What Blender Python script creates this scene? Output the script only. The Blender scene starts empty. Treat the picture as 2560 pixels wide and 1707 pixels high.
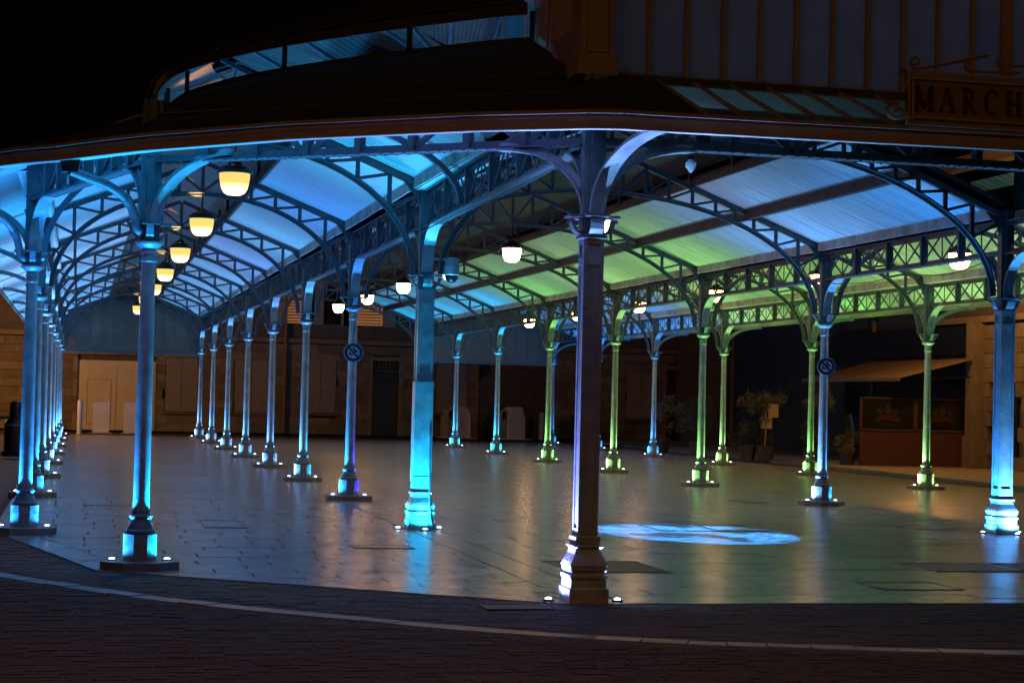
import bpy, math, random
from math import sin, cos, pi, radians, sqrt, atan2
from mathutils import Vector, Matrix
random.seed(7)
S = bpy.context.scene
COL = S.collection

# ------------------------------------------------------------------ camera
F_PX, PITCH, ROLL, YAW, HC = 4586.1, 0.0315, 0.0243, 0.2313, 1.7
fw = Vector((sin(YAW)*cos(PITCH), cos(YAW)*cos(PITCH), sin(PITCH)))
rt = Vector((cos(YAW), -sin(YAW), 0)); up = rt.cross(fw)
r2 = rt*cos(ROLL) + up*sin(ROLL); u2 = up*cos(ROLL) - rt*sin(ROLL)
cd = bpy.data.cameras.new('camera'); cam = bpy.data.objects.new('camera', cd); COL.objects.link(cam)
cam.matrix_world = Matrix(((r2.x, u2.x, -fw.x, 0), (r2.y, u2.y, -fw.y, 0), (r2.z, u2.z, -fw.z, HC), (0, 0, 0, 1)))
cd.sensor_width = 36; cd.lens = 36*F_PX/2560; cd.clip_end = 600; cd.clip_start = .1
S.camera = cam

# ------------------------------------------------------------------ night sky, exposure, street light
W = bpy.data.worlds.new('World'); S.world = W; W.use_nodes = True
W.node_tree.nodes['Background'].inputs[0].default_value = (.35, .45, 1, 1)
W.node_tree.nodes['Background'].inputs[1].default_value = .0006
S.view_settings.view_transform = 'Standard'; S.view_settings.look = 'None'
S.view_settings.exposure = 0; S.view_settings.gamma = 1
S.render.engine = 'CYCLES'
S.cycles.use_denoising = True
try: S.cycles.denoiser = 'OPENIMAGEDENOISE'
except Exception: pass
S.cycles.sample_clamp_indirect = 3; S.cycles.max_bounces = 6; S.cycles.caustics_reflective = False
S.cycles.caustics_refractive = False

def light(kind, name, loc, power, col, parent=None, radius=.05, angle=None, blend=.6, aim=None):
    l = bpy.data.lights.new(name, kind); l.energy = power; l.color = col; l.shadow_soft_size = radius
    if angle: l.spot_size = radians(angle); l.spot_blend = blend
    o = bpy.data.objects.new(name, l); COL.objects.link(o); o.location = loc
    if aim is not None: o.rotation_euler = Vector(aim).to_track_quat('-Z', 'Y').to_euler()
    if parent: o.parent = parent
    return o
SODIUM = (1, .42, .10)
light('POINT', 'street_light', (-11, 4, 8.5), 560, SODIUM, radius=.2)
light('POINT', 'street_light', (-8.0, 67.5, 5.2), 3000, SODIUM, radius=.2)
light('POINT', 'street_light', (22.6, 46.3, 6.6), 720, SODIUM, radius=.2)
light('POINT', 'street_light', (12, 1, 9), 230, SODIUM, radius=.2)
light('SPOT', 'street_light', (2.2, 7.4, 9), 850, SODIUM, radius=.2, angle=100, blend=.7, aim=(0, 0, -1))

# ------------------------------------------------------------------ materials
def mat(name, col, rough=.5, metal=0, var=.15, scale=6, bump=.0, bscale=40, emit=None, estr=0, spec=.5, rvar=0, stretch=None, dirt=None, tone=0, chips=None):
    m = bpy.data.materials.new(name); m.use_nodes = True
    nt = m.node_tree; N = nt.nodes; L = nt.links; b = N['Principled BSDF']
    b.inputs['Roughness'].default_value = rough; b.inputs['Metallic'].default_value = metal
    b.inputs['Specular IOR Level'].default_value = spec
    tc = N.new('ShaderNodeNewGeometry'); src = tc.outputs['Position']
    if stretch:
        mp = N.new('ShaderNodeMapping'); mp.inputs['Scale'].default_value = stretch
        L.new(src, mp.inputs[0]); src = mp.outputs[0]
    nz = N.new('ShaderNodeTexNoise'); nz.inputs['Scale'].default_value = scale; nz.inputs['Detail'].default_value = 6
    nz.inputs['Roughness'].default_value = .65
    L.new(src, nz.inputs['Vector'])
    cr = N.new('ShaderNodeValToRGB')
    cr.color_ramp.elements[0].position = .3; cr.color_ramp.elements[1].position = .72
    lo = [c*(1-var) for c in col]; hi = [min(1, c*(1+var)) for c in col]
    if dirt: lo = [c*d for c, d in zip(col, dirt)]
    cr.color_ramp.elements[0].color = (*lo, 1); cr.color_ramp.elements[1].color = (*hi, 1)
    L.new(nz.outputs['Fac'], cr.inputs[0])
    if tone:
        oi = N.new('ShaderNodeObjectInfo'); mr0 = N.new('ShaderNodeMapRange'); mr0.inputs['To Min'].default_value = 1-tone; mr0.inputs['To Max'].default_value = 1+tone*.6
        mm = N.new('ShaderNodeMix'); mm.data_type = 'RGBA'; mm.blend_type = 'MULTIPLY'; mm.inputs[0].default_value = 1
        L.new(oi.outputs['Random'], mr0.inputs['Value']); L.new(cr.outputs[0], mm.inputs[6]); L.new(mr0.outputs[0], mm.inputs[7]); L.new(mm.outputs[2], b.inputs['Base Color'])
    else: L.new(cr.outputs[0], b.inputs['Base Color'])
    if chips:
        cs, th, cc_ = chips
        n4 = N.new('ShaderNodeTexNoise'); n4.inputs['Scale'].default_value = cs; n4.inputs['Detail'].default_value = 5; n4.inputs['Roughness'].default_value = .7
        L.new(tc.outputs['Position'], n4.inputs['Vector'])
        r4 = N.new('ShaderNodeMapRange'); r4.inputs['From Min'].default_value = th; r4.inputs['From Max'].default_value = th+.05
        L.new(n4.outputs['Fac'], r4.inputs['Value'])
        m4 = N.new('ShaderNodeMix'); m4.data_type = 'RGBA'; m4.inputs[7].default_value = (*cc_, 1)
        old = b.inputs['Base Color'].links[0].from_socket
        L.new(r4.outputs[0], m4.inputs[0]); L.new(old, m4.inputs[6]); L.new(m4.outputs[2], b.inputs['Base Color'])
    if rvar:
        mr = N.new('ShaderNodeMapRange'); mr.inputs['To Min'].default_value = rough-rvar; mr.inputs['To Max'].default_value = rough+rvar
        n2 = N.new('ShaderNodeTexNoise'); n2.inputs['Scale'].default_value = scale*.6; n2.inputs['Detail'].default_value = 5
        L.new(tc.outputs['Position'], n2.inputs['Vector']); L.new(n2.outputs['Fac'], mr.inputs['Value']); L.new(mr.outputs[0], b.inputs['Roughness'])
    if bump:
        n3 = N.new('ShaderNodeTexNoise'); n3.inputs['Scale'].default_value = bscale; n3.inputs['Detail'].default_value = 4
        L.new(src, n3.inputs['Vector'])
        bp = N.new('ShaderNodeBump'); bp.inputs['Strength'].default_value = bump; bp.inputs['Distance'].default_value = .01
        L.new(n3.outputs['Fac'], bp.inputs['Height']); L.new(bp.outputs[0], b.inputs['Normal'])
    if emit:
        b.inputs['Emission Color'].default_value = (*emit, 1); b.inputs['Emission Strength'].default_value = estr
    return m
IRON = mat('painted_iron', (.155, .21, .235), .42, 0, .22, 9, .25, 60, dirt=(.55, .55, .55), chips=(16, .63, (.06, .04, .03)))
IRONS = mat('painted_iron_uplit', (.33, .41, .44), .42, 0, .2, 5, .3, 40, dirt=(.6, .58, .56), chips=(14, .64, (.07, .05, .04)))  # iron paint lightened: the colour carries part of the uplighting
IRON2 = mat('painted_iron_truss', (.085, .115, .135), .5, 0, .2, 7, .1, 50)
PEDP = mat('white_paint_pedestal', (.30, .32, .32), .5, 0, .12, 12, .3, 50, dirt=(.5, .48, .45), chips=(18, .60, (.10, .08, .07)))
SLATE = mat('slate', (.05, .045, .045), .7, 0, .3, 5, .3, 30)
CEIL1 = mat('white_boards_smooth', (.72, .72, .72), .6, 0, .10, 3, 0, stretch=(.6, 5, .6), dirt=(.72, .72, .72))
CEIL2 = mat('white_boards_worn', (.70, .69, .67), .6, 0, .14, 2.2, 0, stretch=(.35, 9, .35), dirt=(.42, .42, .44), chips=(3.1, .66, (.30, .29, .28)))
GUTT = mat('gutter_board_paint', (.64, .58, .55), .6, 0, .2, 3, .1, 30, dirt=(.5, .42, .36))
TIMB = mat('dark_timber', (.055, .042, .04), .7, 0, .3, 4, .2, 40)
LATH = mat('lath_boards', (.09, .075, .065), .6, 0, .3, 3, .1, 30)
FASC = mat('fascia_paint', (.32, .24, .19), .55, 0, .18, 2.5, .1, 30)
SOFF = mat('soffit_paint', (.75, .76, .77), .5, 0, .1, 3)
STONEF = mat('limestone_floor', (.25, .24, .23), .232, 0, .22, 1.3, .06, 26, rvar=.05, spec=.6, dirt=(.78, .77, .75), tone=.22, chips=(5.5, .66, (.10, .09, .08)))
JOINT = mat('floor_joint', (.008, .008, .008), .9)
SLABE = mat('slab_stone', (.20, .17, .145), .6, 0, .2, 8, .2, 40)
PAVS = mat('side_paving', (.30, .26, .22), .7, 0, .2, 2, .3, 30)
LATH2 = mat('shaded_lath_boards', (.03, .026, .024), .7, 0, .3, 3, .1, 30)  # same lath, darkened in colour to stand in for lantern shade
SIDEB = mat('side_board_lit', (.50, .38, .30), .6, 0, .15, 3)  # fascia paint lightened, standing in for street light on this side
SETTJ = mat('sett_joint', (.046, .034, .026), .95, 0, .2, 6)
SETT = mat('granite_sett', (.050, .034, .024), .8, 0, .3, 2.5, .4, 50, spec=.2, tone=.3)
PAVE = mat('granite_paver', (.052, .040, .034), .75, 0, .3, 2.5, .4, 50, spec=.25, tone=.3)
KERB = mat('kerb_stone', (.20, .175, .155), .4, 0, .25, 5, .3, 40, dirt=(.5, .5, .5))
ASPH = mat('asphalt', (.05, .047, .045), .8, 0, .3, 8, .3, 80)
WALLM = mat('mortar', (.10, .08, .06), .9, 0, .3, 3, .3, 30)
STONEW = [mat('wall_stone', (.21*k, .175*k, .135*k), .8, 0, .25, 3, .5, 25) for k in (1, .82, .68)]
PLAST = mat('plaster', (.09, .08, .07), .9, 0, .3, 1.2, .3, 20)
PLAST2 = mat('plaster_grey', (.06, .06, .06), .9, 0, .3, 1.2, .3, 20)
WHITEW = mat('white_wood', (.62, .58, .52), .55, 0, .1, 3)
SHUT = mat('grey_shutter', (.24, .215, .205), .6, 0, .15, 4)
DARKD = mat('dark_door', (.012, .012, .016), .4, 0, .3, 4)
BRASS = mat('handle_metal', (.8, .7, .5), .25, 1)
ZINC = mat('zinc_panel', (.19, .165, .14), .5, .2, .2, 2, .1, 20)
BLACKM = mat('black_metal', (.012, .012, .013), .4, .3, .2, 8)
HATCH = mat('hatch_steel', (.05, .05, .05), .5, .6, .3, 14, .5, 120)
WHITEP = mat('white_plastic', (.62, .64, .66), .4, 0, .06, 3)
GREYP = mat('grey_plastic', (.22, .24, .27), .4, 0, .1, 3)
NAVY = mat('navy_enamel', (.012, .016, .06), .4, 0, .05, 3)
SIGNW = mat('sign_white', (.55, .58, .66), .4, 0, .05, 3)
SIGNP = mat('sign_board', (.20, .13, .09), .6, 0, .15, 4)
SIGNS = mat('scroll_iron', (.30, .20, .15), .6, 0, .15, 4)
SIGNL = mat('sign_lettering', (.035, .02, .018), .6, 0, .1, 4)
AWN = mat('awning_canvas', (.24, .18, .14), .8, 0, .15, 2, .1, 20)
BROWNP = mat('brown_panel', (.09, .04, .03), .5, 0, .12, 3)
LEAF = mat('leaf', (.05, .05, .022), .6, 0, .4, 6)
LEAF2 = mat('leaf_olive', (.13, .105, .05), .6, 0, .4, 6)
BARK = mat('bark', (.30, .22, .14), .8, 0, .2, 8)
TERRA = mat('planter', (.06, .045, .04), .7, 0, .2, 5)
PAPER = mat('paper', (.55, .45, .33), .8, 0, .06, 4)
LOGOR = mat('emblem_red', (.05, .012, .006), .6, 0, .1, 4)
LOGOW = mat('emblem_pale', (.03, .022, .017), .6, 0, .1, 4)
BLUEL = mat('blue_plastic', (.02, .12, .45), .4, 0, .1, 4)
COPPER = mat('brown_pipe', (.22, .12, .06), .6, 0, .2, 5)
TEAR = mat('lamp_glass', (.5, .6, .62), .15, 0, .05, 3)

def glassmat(name, col, transl=.5, rough=.4, bscale=160):
    m = bpy.data.materials.new(name); m.use_nodes = True
    nt = m.node_tree; N = nt.nodes; L = nt.links; b = N['Principled BSDF']
    b.inputs['Base Color'].default_value = (*col, 1); b.inputs['Roughness'].default_value = rough
    t = N.new('ShaderNodeBsdfTranslucent'); t.inputs[0].default_value = (*[min(1, c*1.6) for c in col], 1)
    mx = N.new('ShaderNodeMixShader'); mx.inputs[0].default_value = transl
    tc = N.new('ShaderNodeTexCoord'); wv = N.new('ShaderNodeTexWave'); wv.inputs['Scale'].default_value = bscale/8
    wv.bands_direction = 'Z'; wv.inputs['Distortion'].default_value = .6
    nz = N.new('ShaderNodeTexNoise'); nz.inputs['Scale'].default_value = 3
    cr = N.new('ShaderNodeValToRGB'); cr.color_ramp.elements[0].color = (*[c*.5 for c in col], 1); cr.color_ramp.elements[1].color = (*[min(1, c*1.3) for c in col], 1)
    L.new(tc.outputs['Object'], nz.inputs['Vector']); L.new(nz.outputs['Fac'], cr.inputs[0]); L.new(cr.outputs[0], b.inputs['Base Color'])
    bp = N.new('ShaderNodeBump'); bp.inputs['Strength'].default_value = .5; bp.inputs['Distance'].default_value = .004
    L.new(tc.outputs['Object'], wv.inputs['Vector']); L.new(wv.outputs['Fac'], bp.inputs['Height']); L.new(bp.outputs[0], b.inputs['Normal'])
    L.new(b.outputs[0], mx.inputs[1]); L.new(t.outputs[0], mx.inputs[2]); L.new(mx.outputs[0], N['Material Output'].inputs[0])
    return m
GLASSR = glassmat('ribbed_glass', (.36, .42, .47), .40)
GLASSG = glassmat('greenish_glass', (.20, .22, .17), .55, .5, 60)  # greenish grey tint, mottled by noise
GLASSD = mat('dark_glass', (.015, .016, .018), .08, 0, .1, 3)

def emitmat(name, stops, strength):
    m = bpy.data.materials.new(name); m.use_nodes = True
    nt = m.node_tree; N = nt.nodes; L = nt.links; N.remove(N['Principled BSDF'])
    e = N.new('ShaderNodeEmission'); e.inputs[1].default_value = strength
    tc = N.new('ShaderNodeTexCoord'); sp = N.new('ShaderNodeSeparateXYZ'); cr = N.new('ShaderNodeValToRGB')
    L.new(tc.outputs['Generated'], sp.inputs[0]); L.new(sp.outputs['Z'], cr.inputs[0])
    cr.color_ramp.elements[0].position = stops[0][0]; cr.color_ramp.elements[0].color = (*stops[0][1], 1)
    cr.color_ramp.elements[1].position = stops[1][0]; cr.color_ramp.elements[1].color = (*stops[1][1], 1)
    L.new(cr.outputs[0], e.inputs[0]); L.new(e.outputs[0], N['Material Output'].inputs[0])
    return m
BOWLY = emitmat('bowl_glow_yellow', [(.2, (2.6, 2.0, 1.1)), (.55, (1.0, .62, .16))], 1.25)
BOWLW = emitmat('bowl_glow_white', [(.1, (2.4, 1.4, .62)), (.95, (2.2, 1.0, .32))], 12)
WARMWIN = emitmat('warm_window', [(.0, (1, .38, .10)), (1, (.5, .16, .04))], .3)

# floor material of the part too far to tell slabs apart
def brickfloor():
    m = STONEF.copy(); m.name = 'limestone_floor_far'
    nt = m.node_tree; N = nt.nodes; L = nt.links; b = N['Principled BSDF']
    src = b.inputs['Base Color'].links[0].from_socket
    tc = N.new('ShaderNodeTexCoord'); br = N.new('ShaderNodeTexBrick')
    br.inputs['Scale'].default_value = 1; br.inputs['Brick Width'].default_value = .75; br.inputs['Row Height'].default_value = .42
    br.inputs['Mortar Size'].default_value = .006; br.inputs['Color1'].default_value = (1, 1, 1, 1); br.inputs['Color2'].default_value = (.86, .86, .86, 1)
    br.inputs['Mortar'].default_value = (.25, .25, .25, 1)
    mx = N.new('ShaderNodeMix'); mx.data_type = 'RGBA'; mx.blend_type = 'MULTIPLY'; mx.inputs[0].default_value = 1
    L.new(tc.outputs['Object'], br.inputs['Vector']); L.new(src, mx.inputs[6]); L.new(br.outputs['Color'], mx.inputs[7])
    L.new(mx.outputs[2], b.inputs['Base Color'])
    return m
STONEFF = brickfloor()

# ------------------------------------------------------------------ mesh builder
class MB:
    def __init__(s): s.v = []; s.f = []
    def add(s, vs, fs):
        n = len(s.v); s.v += [tuple(v) for v in vs]; s.f += [tuple(n+i for i in f) for f in fs]; return s
    BF = [(0, 3, 2, 1), (4, 5, 6, 7), (0, 1, 5, 4), (1, 2, 6, 5), (2, 3, 7, 6), (3, 0, 4, 7)]
    def box(s, x0, x1, y0, y1, z0, z1):
        return s.add([(x0, y0, z0), (x1, y0, z0), (x1, y1, z0), (x0, y1, z0), (x0, y0, z1), (x1, y0, z1), (x1, y1, z1), (x0, y1, z1)], s.BF)
    def cbox(s, x, y, z, a, b, c): return s.box(x-a/2, x+a/2, y-b/2, y+b/2, z-c/2, z+c/2)
    def bar(s, p, q, w, h, upv=(0, 0, 1)):
        p = Vector(p); q = Vector(q); d = (q-p).normalized(); u = Vector(upv)
        sd = d.cross(u)
        if sd.length < 1e-4: sd = d.cross(Vector((1, 0, 0)))
        sd.normalize(); u = sd.cross(d).normalized(); sd *= w/2; u *= h/2
        return s.add([p-sd-u, p+sd-u, p+sd+u, p-sd+u, q-sd-u, q+sd-u, q+sd+u, q-sd+u], [(3, 2, 1, 0), (4, 5, 6, 7), (1, 5, 4, 0), (2, 6, 5, 1), (3, 7, 6, 2), (0, 4, 7, 3)])
    def prism(s, poly, z0, z1):
        n = len(poly)
        vs = [(x, y, z0) for x, y in poly]+[(x, y, z1) for x, y in poly]
        return s.add(vs, [tuple(range(n-1, -1, -1)), tuple(range(n, 2*n))]+[(i, (i+1) % n, n+(i+1) % n, n+i) for i in range(n)])
    def slab(s, pts, t):      # a sheet of 3D points (counter-clockwise from above), thickened downward by t
        n = len(pts); vs = [(x, y, z-t) for x, y, z in pts]+[tuple(p) for p in pts]
        return s.add(vs, [tuple(range(n-1, -1, -1)), tuple(range(n, 2*n))]+[(i, (i+1) % n, n+(i+1) % n, n+i) for i in range(n)])
    def lathe(s, prof, n=16, x=0, y=0, ph=0, cap=True):
        vs = []
        for r, z in prof: vs += [(x+r*cos(ph+2*pi*k/n), y+r*sin(ph+2*pi*k/n), z) for k in range(n)]
        fs = [(j*n+k, j*n+(k+1) % n, (j+1)*n+(k+1) % n, (j+1)*n+k) for j in range(len(prof)-1) for k in range(n)]
        if cap: fs += [tuple(range(n-1, -1, -1)), tuple((len(prof)-1)*n+k for k in range(n))]
        return s.add(vs, fs)
    def sq(s, prof, x=0, y=0):   # square stack (half width, z)
        return s.lathe([(r*sqrt(2), z) for r, z in prof], 4, x, y, pi/4)
    def tube(s, path, r, n=8):
        P = [Vector(p) for p in path]; vs = []
        for i, p in enumerate(P):
            d = (P[min(i+1, len(P)-1)]-P[max(i-1, 0)]).normalized()
            a = d.cross(Vector((0, 0, 1)))
            if a.length < .05: a = d.cross(Vector((1, 0, 0)))
            a.normalize(); b = a.cross(d)
            vs += [p+a*(r*cos(2*pi*k/n))+b*(r*sin(2*pi*k/n)) for k in range(n)]
        m = len(P)
        fs = [(j*n+k, j*n+(k+1) % n, (j+1)*n+(k+1) % n, (j+1)*n+k) for j in range(m-1) for k in range(n)]
        fs += [tuple(range(n-1, -1, -1)), tuple((m-1)*n+k for k in range(n))]
        return s.add(vs, fs)
    def curve(s, path, axis, w, t):   # flat bar bent along a path; axis = width direction; t = thickness to the upper side
        P = [Vector(p) for p in path]; ax = Vector(axis).normalized(); vs = []
        for i, p in enumerate(P):
            d = (P[min(i+1, len(P)-1)]-P[max(i-1, 0)]).normalized(); n = d.cross(ax).normalized()*t
            vs += [p-ax*w/2, p+ax*w/2, p+ax*w/2+n, p-ax*w/2+n]
        m = len(P)
        fs = [(j*4+k, j*4+(k+1) % 4, (j+1)*4+(k+1) % 4, (j+1)*4+k) for j in range(m-1) for k in range(4)]
        fs += [(3, 2, 1, 0), tuple((m-1)*4+k for k in range(4))]
        return s.add(vs, fs)
    def mesh(s, name, m, smooth=False):
        me = bpy.data.meshes.new(name); me.from_pydata(s.v, [], s.f); me.materials.append(m)
        if smooth:
            for p in me.polygons: p.use_smooth = True
            try: me.set_sharp_from_angle(angle=radians(38))
            except Exception: pass
        me.update(); return me

def ob(name, me, parent=None, loc=(0, 0, 0), rz=0, kind=None, label=None):
    o = bpy.data.objects.new(name, me); COL.objects.link(o); o.location = loc; o.rotation_euler = (0, 0, rz)
    if parent: o.parent = parent
    if kind: o['kind'] = kind
    if label: o['label'] = label
    return o
def part(name, mb, m, parent=None, smooth=False, **k): return ob(name, mb.mesh(name, m, smooth), parent, **k)
def thing(name, label, cat, loc=(0, 0, 0), group=None, rz=0):
    o = bpy.data.objects.new(name, None); COL.objects.link(o); o.location = loc; o.rotation_euler = (0, 0, rz); o.empty_display_size = .2
    o['label'] = label; o['category'] = cat
    if group: o['group'] = group
    return o
def tag(o, label, cat, group=None):
    o['label'] = label; o['category'] = cat
    if group: o['group'] = group
    return o
ORD = ['first', 'second', 'third', 'fourth', 'fifth', 'sixth', 'seventh', 'eighth', 'ninth', 'tenth', 'eleventh', 'twelfth']

# ------------------------------------------------------------------ layout of the hall
RX = [-.65, 4.34, 12.59, 17.66]          # the four rows of columns
Y0, BAY = 23.4, 6.374
YI = [Y0+BAY*i for i in range(8)]        # truss lines, front to back
A, B, E_ = (-.57, 22.3), (.62, 18.0), (4.24, 15.12)
ZT, SL = 4.46, .393                      # roof height over a row, roof slope
YEND = YI[7]

# ------------------------------------------------------------------ ground
g = MB(); g.add([(-150, -60, -.06), (250, -60, -.06), (250, 300, -.06), (-150, 300, -.06)], [(0, 1, 2, 3)])
part('ground', g, ASPH, kind='structure')
floor_edge = [(-.95, 22.6), (.22, 17.75), (4.02, 14.93), (19.5, 14.93)]
floor = MB(); floor.prism([(-1.05, 70.5), (-1.05, 23.0)]+floor_edge+[(19.5, 70.5)], -.06, -.036)
fl = part('market_floor', floor, JOINT, kind='structure')
def clip(poly, a, b):    # keep the part to the left of a->b
    out = []
    side = lambda p: (b[0]-a[0])*(p[1]-a[1])-(b[1]-a[1])*(p[0]-a[0])
    for i in range(len(poly)):
        p, q = poly[i], poly[(i+1) % len(poly)]; sp, sq_ = side(p), side(q)
        if sp >= 0: out.append(p)
        if (sp >= 0) != (sq_ >= 0):
            t = sp/(sp-sq_); out.append((p[0]+t*(q[0]-p[0]), p[1]+t*(q[1]-p[1])))
    return out
def area(p): return abs(sum(p[i][0]*p[(i+1) % len(p)][1]-p[(i+1) % len(p)][0]*p[i][1] for i in range(len(p))))/2
def inset(a, b, d):
    dx, dy = b[0]-a[0], b[1]-a[1]; l = math.hypot(dx, dy); n = (-dy/l*d, dx/l*d)
    return (a[0]+n[0], a[1]+n[1]), (b[0]+n[0], b[1]+n[1])
slabs = []; G = .018
def slabzone(x0, x1, y0, y1, sx, sy, edge_d):
    y = y0; k = 0
    while y < y1-.05:
        ye = min(y+sy*random.uniform(.94, 1.06), y1)
        x = x0-(sx*.5 if k % 2 else 0)-random.uniform(0, .08)*sx
        while x < x1:
            xe = x+sx*random.uniform(.93, 1.07)
            p = [(max(x, x0)+G/2, y+G/2), (min(xe, x1)-G/2, y+G/2), (min(xe, x1)-G/2, ye-G/2), (max(x, x0)+G/2, ye-G/2)]
            if p[1][0]-p[0][0] > .05:
                for a, b in zip(floor_edge[:-1], floor_edge[1:]):
                    p = clip(p, *inset(a, b, edge_d))
                    if len(p) < 3: break
                if len(p) > 2 and area(p) > .01: slabs.append(p)
            x = xe
        y = ye; k += 1
slabzone(-.95, 4.16, 15, 29.66, .76, .42, .36)
slabzone(4.56, 13.2, 15, 29.66, 1.22, .62, .36)
# border strip along the edge and the long strip under the row of columns
for a, b in zip(floor_edge[:-1], floor_edge[1:]):
    l = min(math.hypot(b[0]-a[0], b[1]-a[1]), 9.5); n = max(1, round(l/1.0)); d = ((b[0]-a[0]), (b[1]-a[1])); dl = math.hypot(*d); d = (d[0]/dl, d[1]/dl)
    for i in range(n):
        s0, s1 = l*i/n+.004, l*(i+1)/n-.004
        nrm = (-d[1], d[0])
        slabs.append([(a[0]+d[0]*s0, a[1]+d[1]*s0), (a[0]+d[0]*s1, a[1]+d[1]*s1), (a[0]+d[0]*s1+nrm[0]*.345, a[1]+d[1]*s1+nrm[1]*.345), (a[0]+d[0]*s0+nrm[0]*.345, a[1]+d[1]*s0+nrm[1]*.345)])
yy = 15.4
while yy < 29.6:
    y2 = min(yy+random.uniform(.85, 1.1), 29.66); slabs.append([(4.17, yy), (4.55, yy), (4.55, y2-G), (4.17, y2-G)]); yy = y2
slabs.sort(key=lambda p: sum(q[1] for q in p)/len(p))
rest = MB()
for i, p in enumerate(slabs):
    cx = sum(q[0] for q in p)/len(p); cy = sum(q[1] for q in p)/len(p); tx, ty, dz = random.gauss(0, .0012), random.gauss(0, .001), random.uniform(-.0015, .0015)
    mb = MB() if i < 296 else rest
    n = len(p)
    top = [(x-(cx if i < 296 else 0), y-(cy if i < 296 else 0), dz+tx*(x-cx)+ty*(y-cy)) for x, y in p]
    bot = [(x, y, -.04) for x, y, z in top]
    mb.add(bot+top, [tuple(range(n, 2*n))]+[(j, (j+1) % n, n+(j+1) % n, n+j) for j in range(n)])
    if i < 296: part('slab', mb, STONEF, fl, loc=(cx, cy, 0))
part('slab', rest, STONEF, fl, kind='stuff')
far = MB()
far.box(-1.0, 19.45, 29.70, 70.4, -.05, 0); far.box(13.22, 19.45, 15.3, 29.66, -.05, 0)
part('far_paving', far, STONEFF, fl, kind='stuff')
# hatches, drains and covers let into the floor
def hatch(label, x0, x1, y0, y1, m=HATCH, z=.004, sk=0):
    h = thing('floor_hatch', label, 'hatch', ((x0+x1)/2, (y0+y1)/2, 0))
    a, b = (x1-x0)/2, (y1-y0)/2
    part('cover', MB().prism([(-a, -b), (a, -b), (a+sk, b), (-a+sk, b)], -.01, z), m, h)
    fr = MB()
    for p, q in (((-a-.02, -b), (a+.02, -b)), ((-a-.02, b), (a+.02, b)), ((-a, -b), (-a, b)), ((a, -b), (a, b))): fr.bar((*p, .003), (*q, .003), .022, .012)
    part('frame', fr, BLACKM, h)
hatch('dark steel floor hatch behind and right of the nearest square pillar base', 4.84, 5.84, 17.62, 18.82)
hatch('dark steel grating in the floor left of the right-hand square pillar, near its front', 8.85, 9.84, 17.8, 18.75)
hatch('second dark steel grating at the right edge, beside the first one', 9.98, 10.95, 17.8, 18.75)
hatch('pale slab cover with dark outline near the right front floor edge', 7.44, 8.2, 15.98, 16.65, STONEF)
hatch('narrow stone cover in the floor in front of the cyan square pillar', 3.06, 3.71, 20.34, 20.72, STONEF)
hatch('small slab cover with dark ends, left of the cyan square pillar', 1.6, 2.12, 23.33, 24.55, STONEF)
hatch('dark grating in the pavers beside the foot of the nearest square pillar', 3.28, 3.80, 14.5, 14.86, HATCH, .004, -.0)
hatch('left slab cover with dark joints inside the projected blue disc', 7.62, 8.42, 23.38, 24.42, STONEF)
hatch('right slab cover with dark joints inside the projected blue disc', 8.46, 9.17, 23.42, 24.40, STONEF)
hatch('dark floor plate at the foot of the pale blue column with the sign', 11.3, 11.75, 30.2, 30.9)
hatch('dark plate in the floor just behind the right-hand square pillar', 11.6, 12.15, 24.0, 24.7)
d = MB()
for k in range(8): d.cbox(.15+.09*k, 27.6, .002, .06, .1, .012)
tag(part('slot_drain', d, HATCH), 'row of dark drain slots in the floor at the left aisle front', 'drain')
dl_ = MB().box(-.9, 13.2, 29.655, 29.705, -.03, -.004)
tag(part('channel_drain', dl_, BLACKM), 'long dark straight drain line crossing the whole floor', 'drain')

# kerb line and the two dark pavings in front
kpts = [(-3.4, 23.5), (-2.4, 21), (-1.5, 19), (-.66, 17.4), (.42, 15.76), (1.2, 14.85), (2.01, 14.08), (3.05, 13.22), (4.15, 12.61), (5.33, 12.18), (6.57, 11.86), (8.2, 11.6), (10, 11.5), (13, 11.45)]
def cat(P, n=14):
    out = []
    for i in range(len(P)-1):
        p0, p1, p2, p3 = P[max(i-1, 0)], P[i], P[i+1], P[min(i+2, len(P)-1)]
        for k in range(n):
            t = k/n
            out.append(tuple(.5*((2*p1[j])+(-p0[j]+p2[j])*t+(2*p0[j]-5*p1[j]+4*p2[j]-p3[j])*t*t+(-p0[j]+3*p1[j]-3*p2[j]+p3[j])*t**3) for j in range(len(p1))))
    return out+[P[-1]]
kc = cat(kpts)
def kerb_y(x):
    for p, q in zip(kc[:-1], kc[1:]):
        if p[0] <= x <= q[0]: return p[1]+(q[1]-p[1])*(x-p[0])/(q[0]-p[0])
    return 99 if x < kc[0][0] else kc[-1][1]
kt = thing('kerb', 'pale curved line of kerb stones between the dark pavers and the road', 'kerb')
acc = 0; stn = [kc[0]]; L0 = .33
for p, q in zip(kc[:-1], kc[1:]):
    d = math.hypot(q[0]-p[0], q[1]-p[1]); pos = 0
    while acc+(d-pos) >= L0:
        pos += L0-acc; acc = 0; stn.append((p[0]+(q[0]-p[0])*pos/d, p[1]+(q[1]-p[1])*pos/d)); L0 = random.uniform(.27, .36)
    acc += d-pos
for p, q in zip(stn[:-1], stn[1:]):
    a = atan2(q[1]-p[1], q[0]-p[0]); l = math.hypot(q[0]-p[0], q[1]-p[1])
    w = .10+random.uniform(-.012, .012)
    part('kerb_stone', MB().box(-l/2+.005, l/2-.005, -w, w, -.06, .0+random.uniform(-.002, .006)), KERB, kt, loc=((p[0]+q[0])/2, (p[1]+q[1])/2, -.004), rz=a+random.gauss(0, .008))
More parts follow.
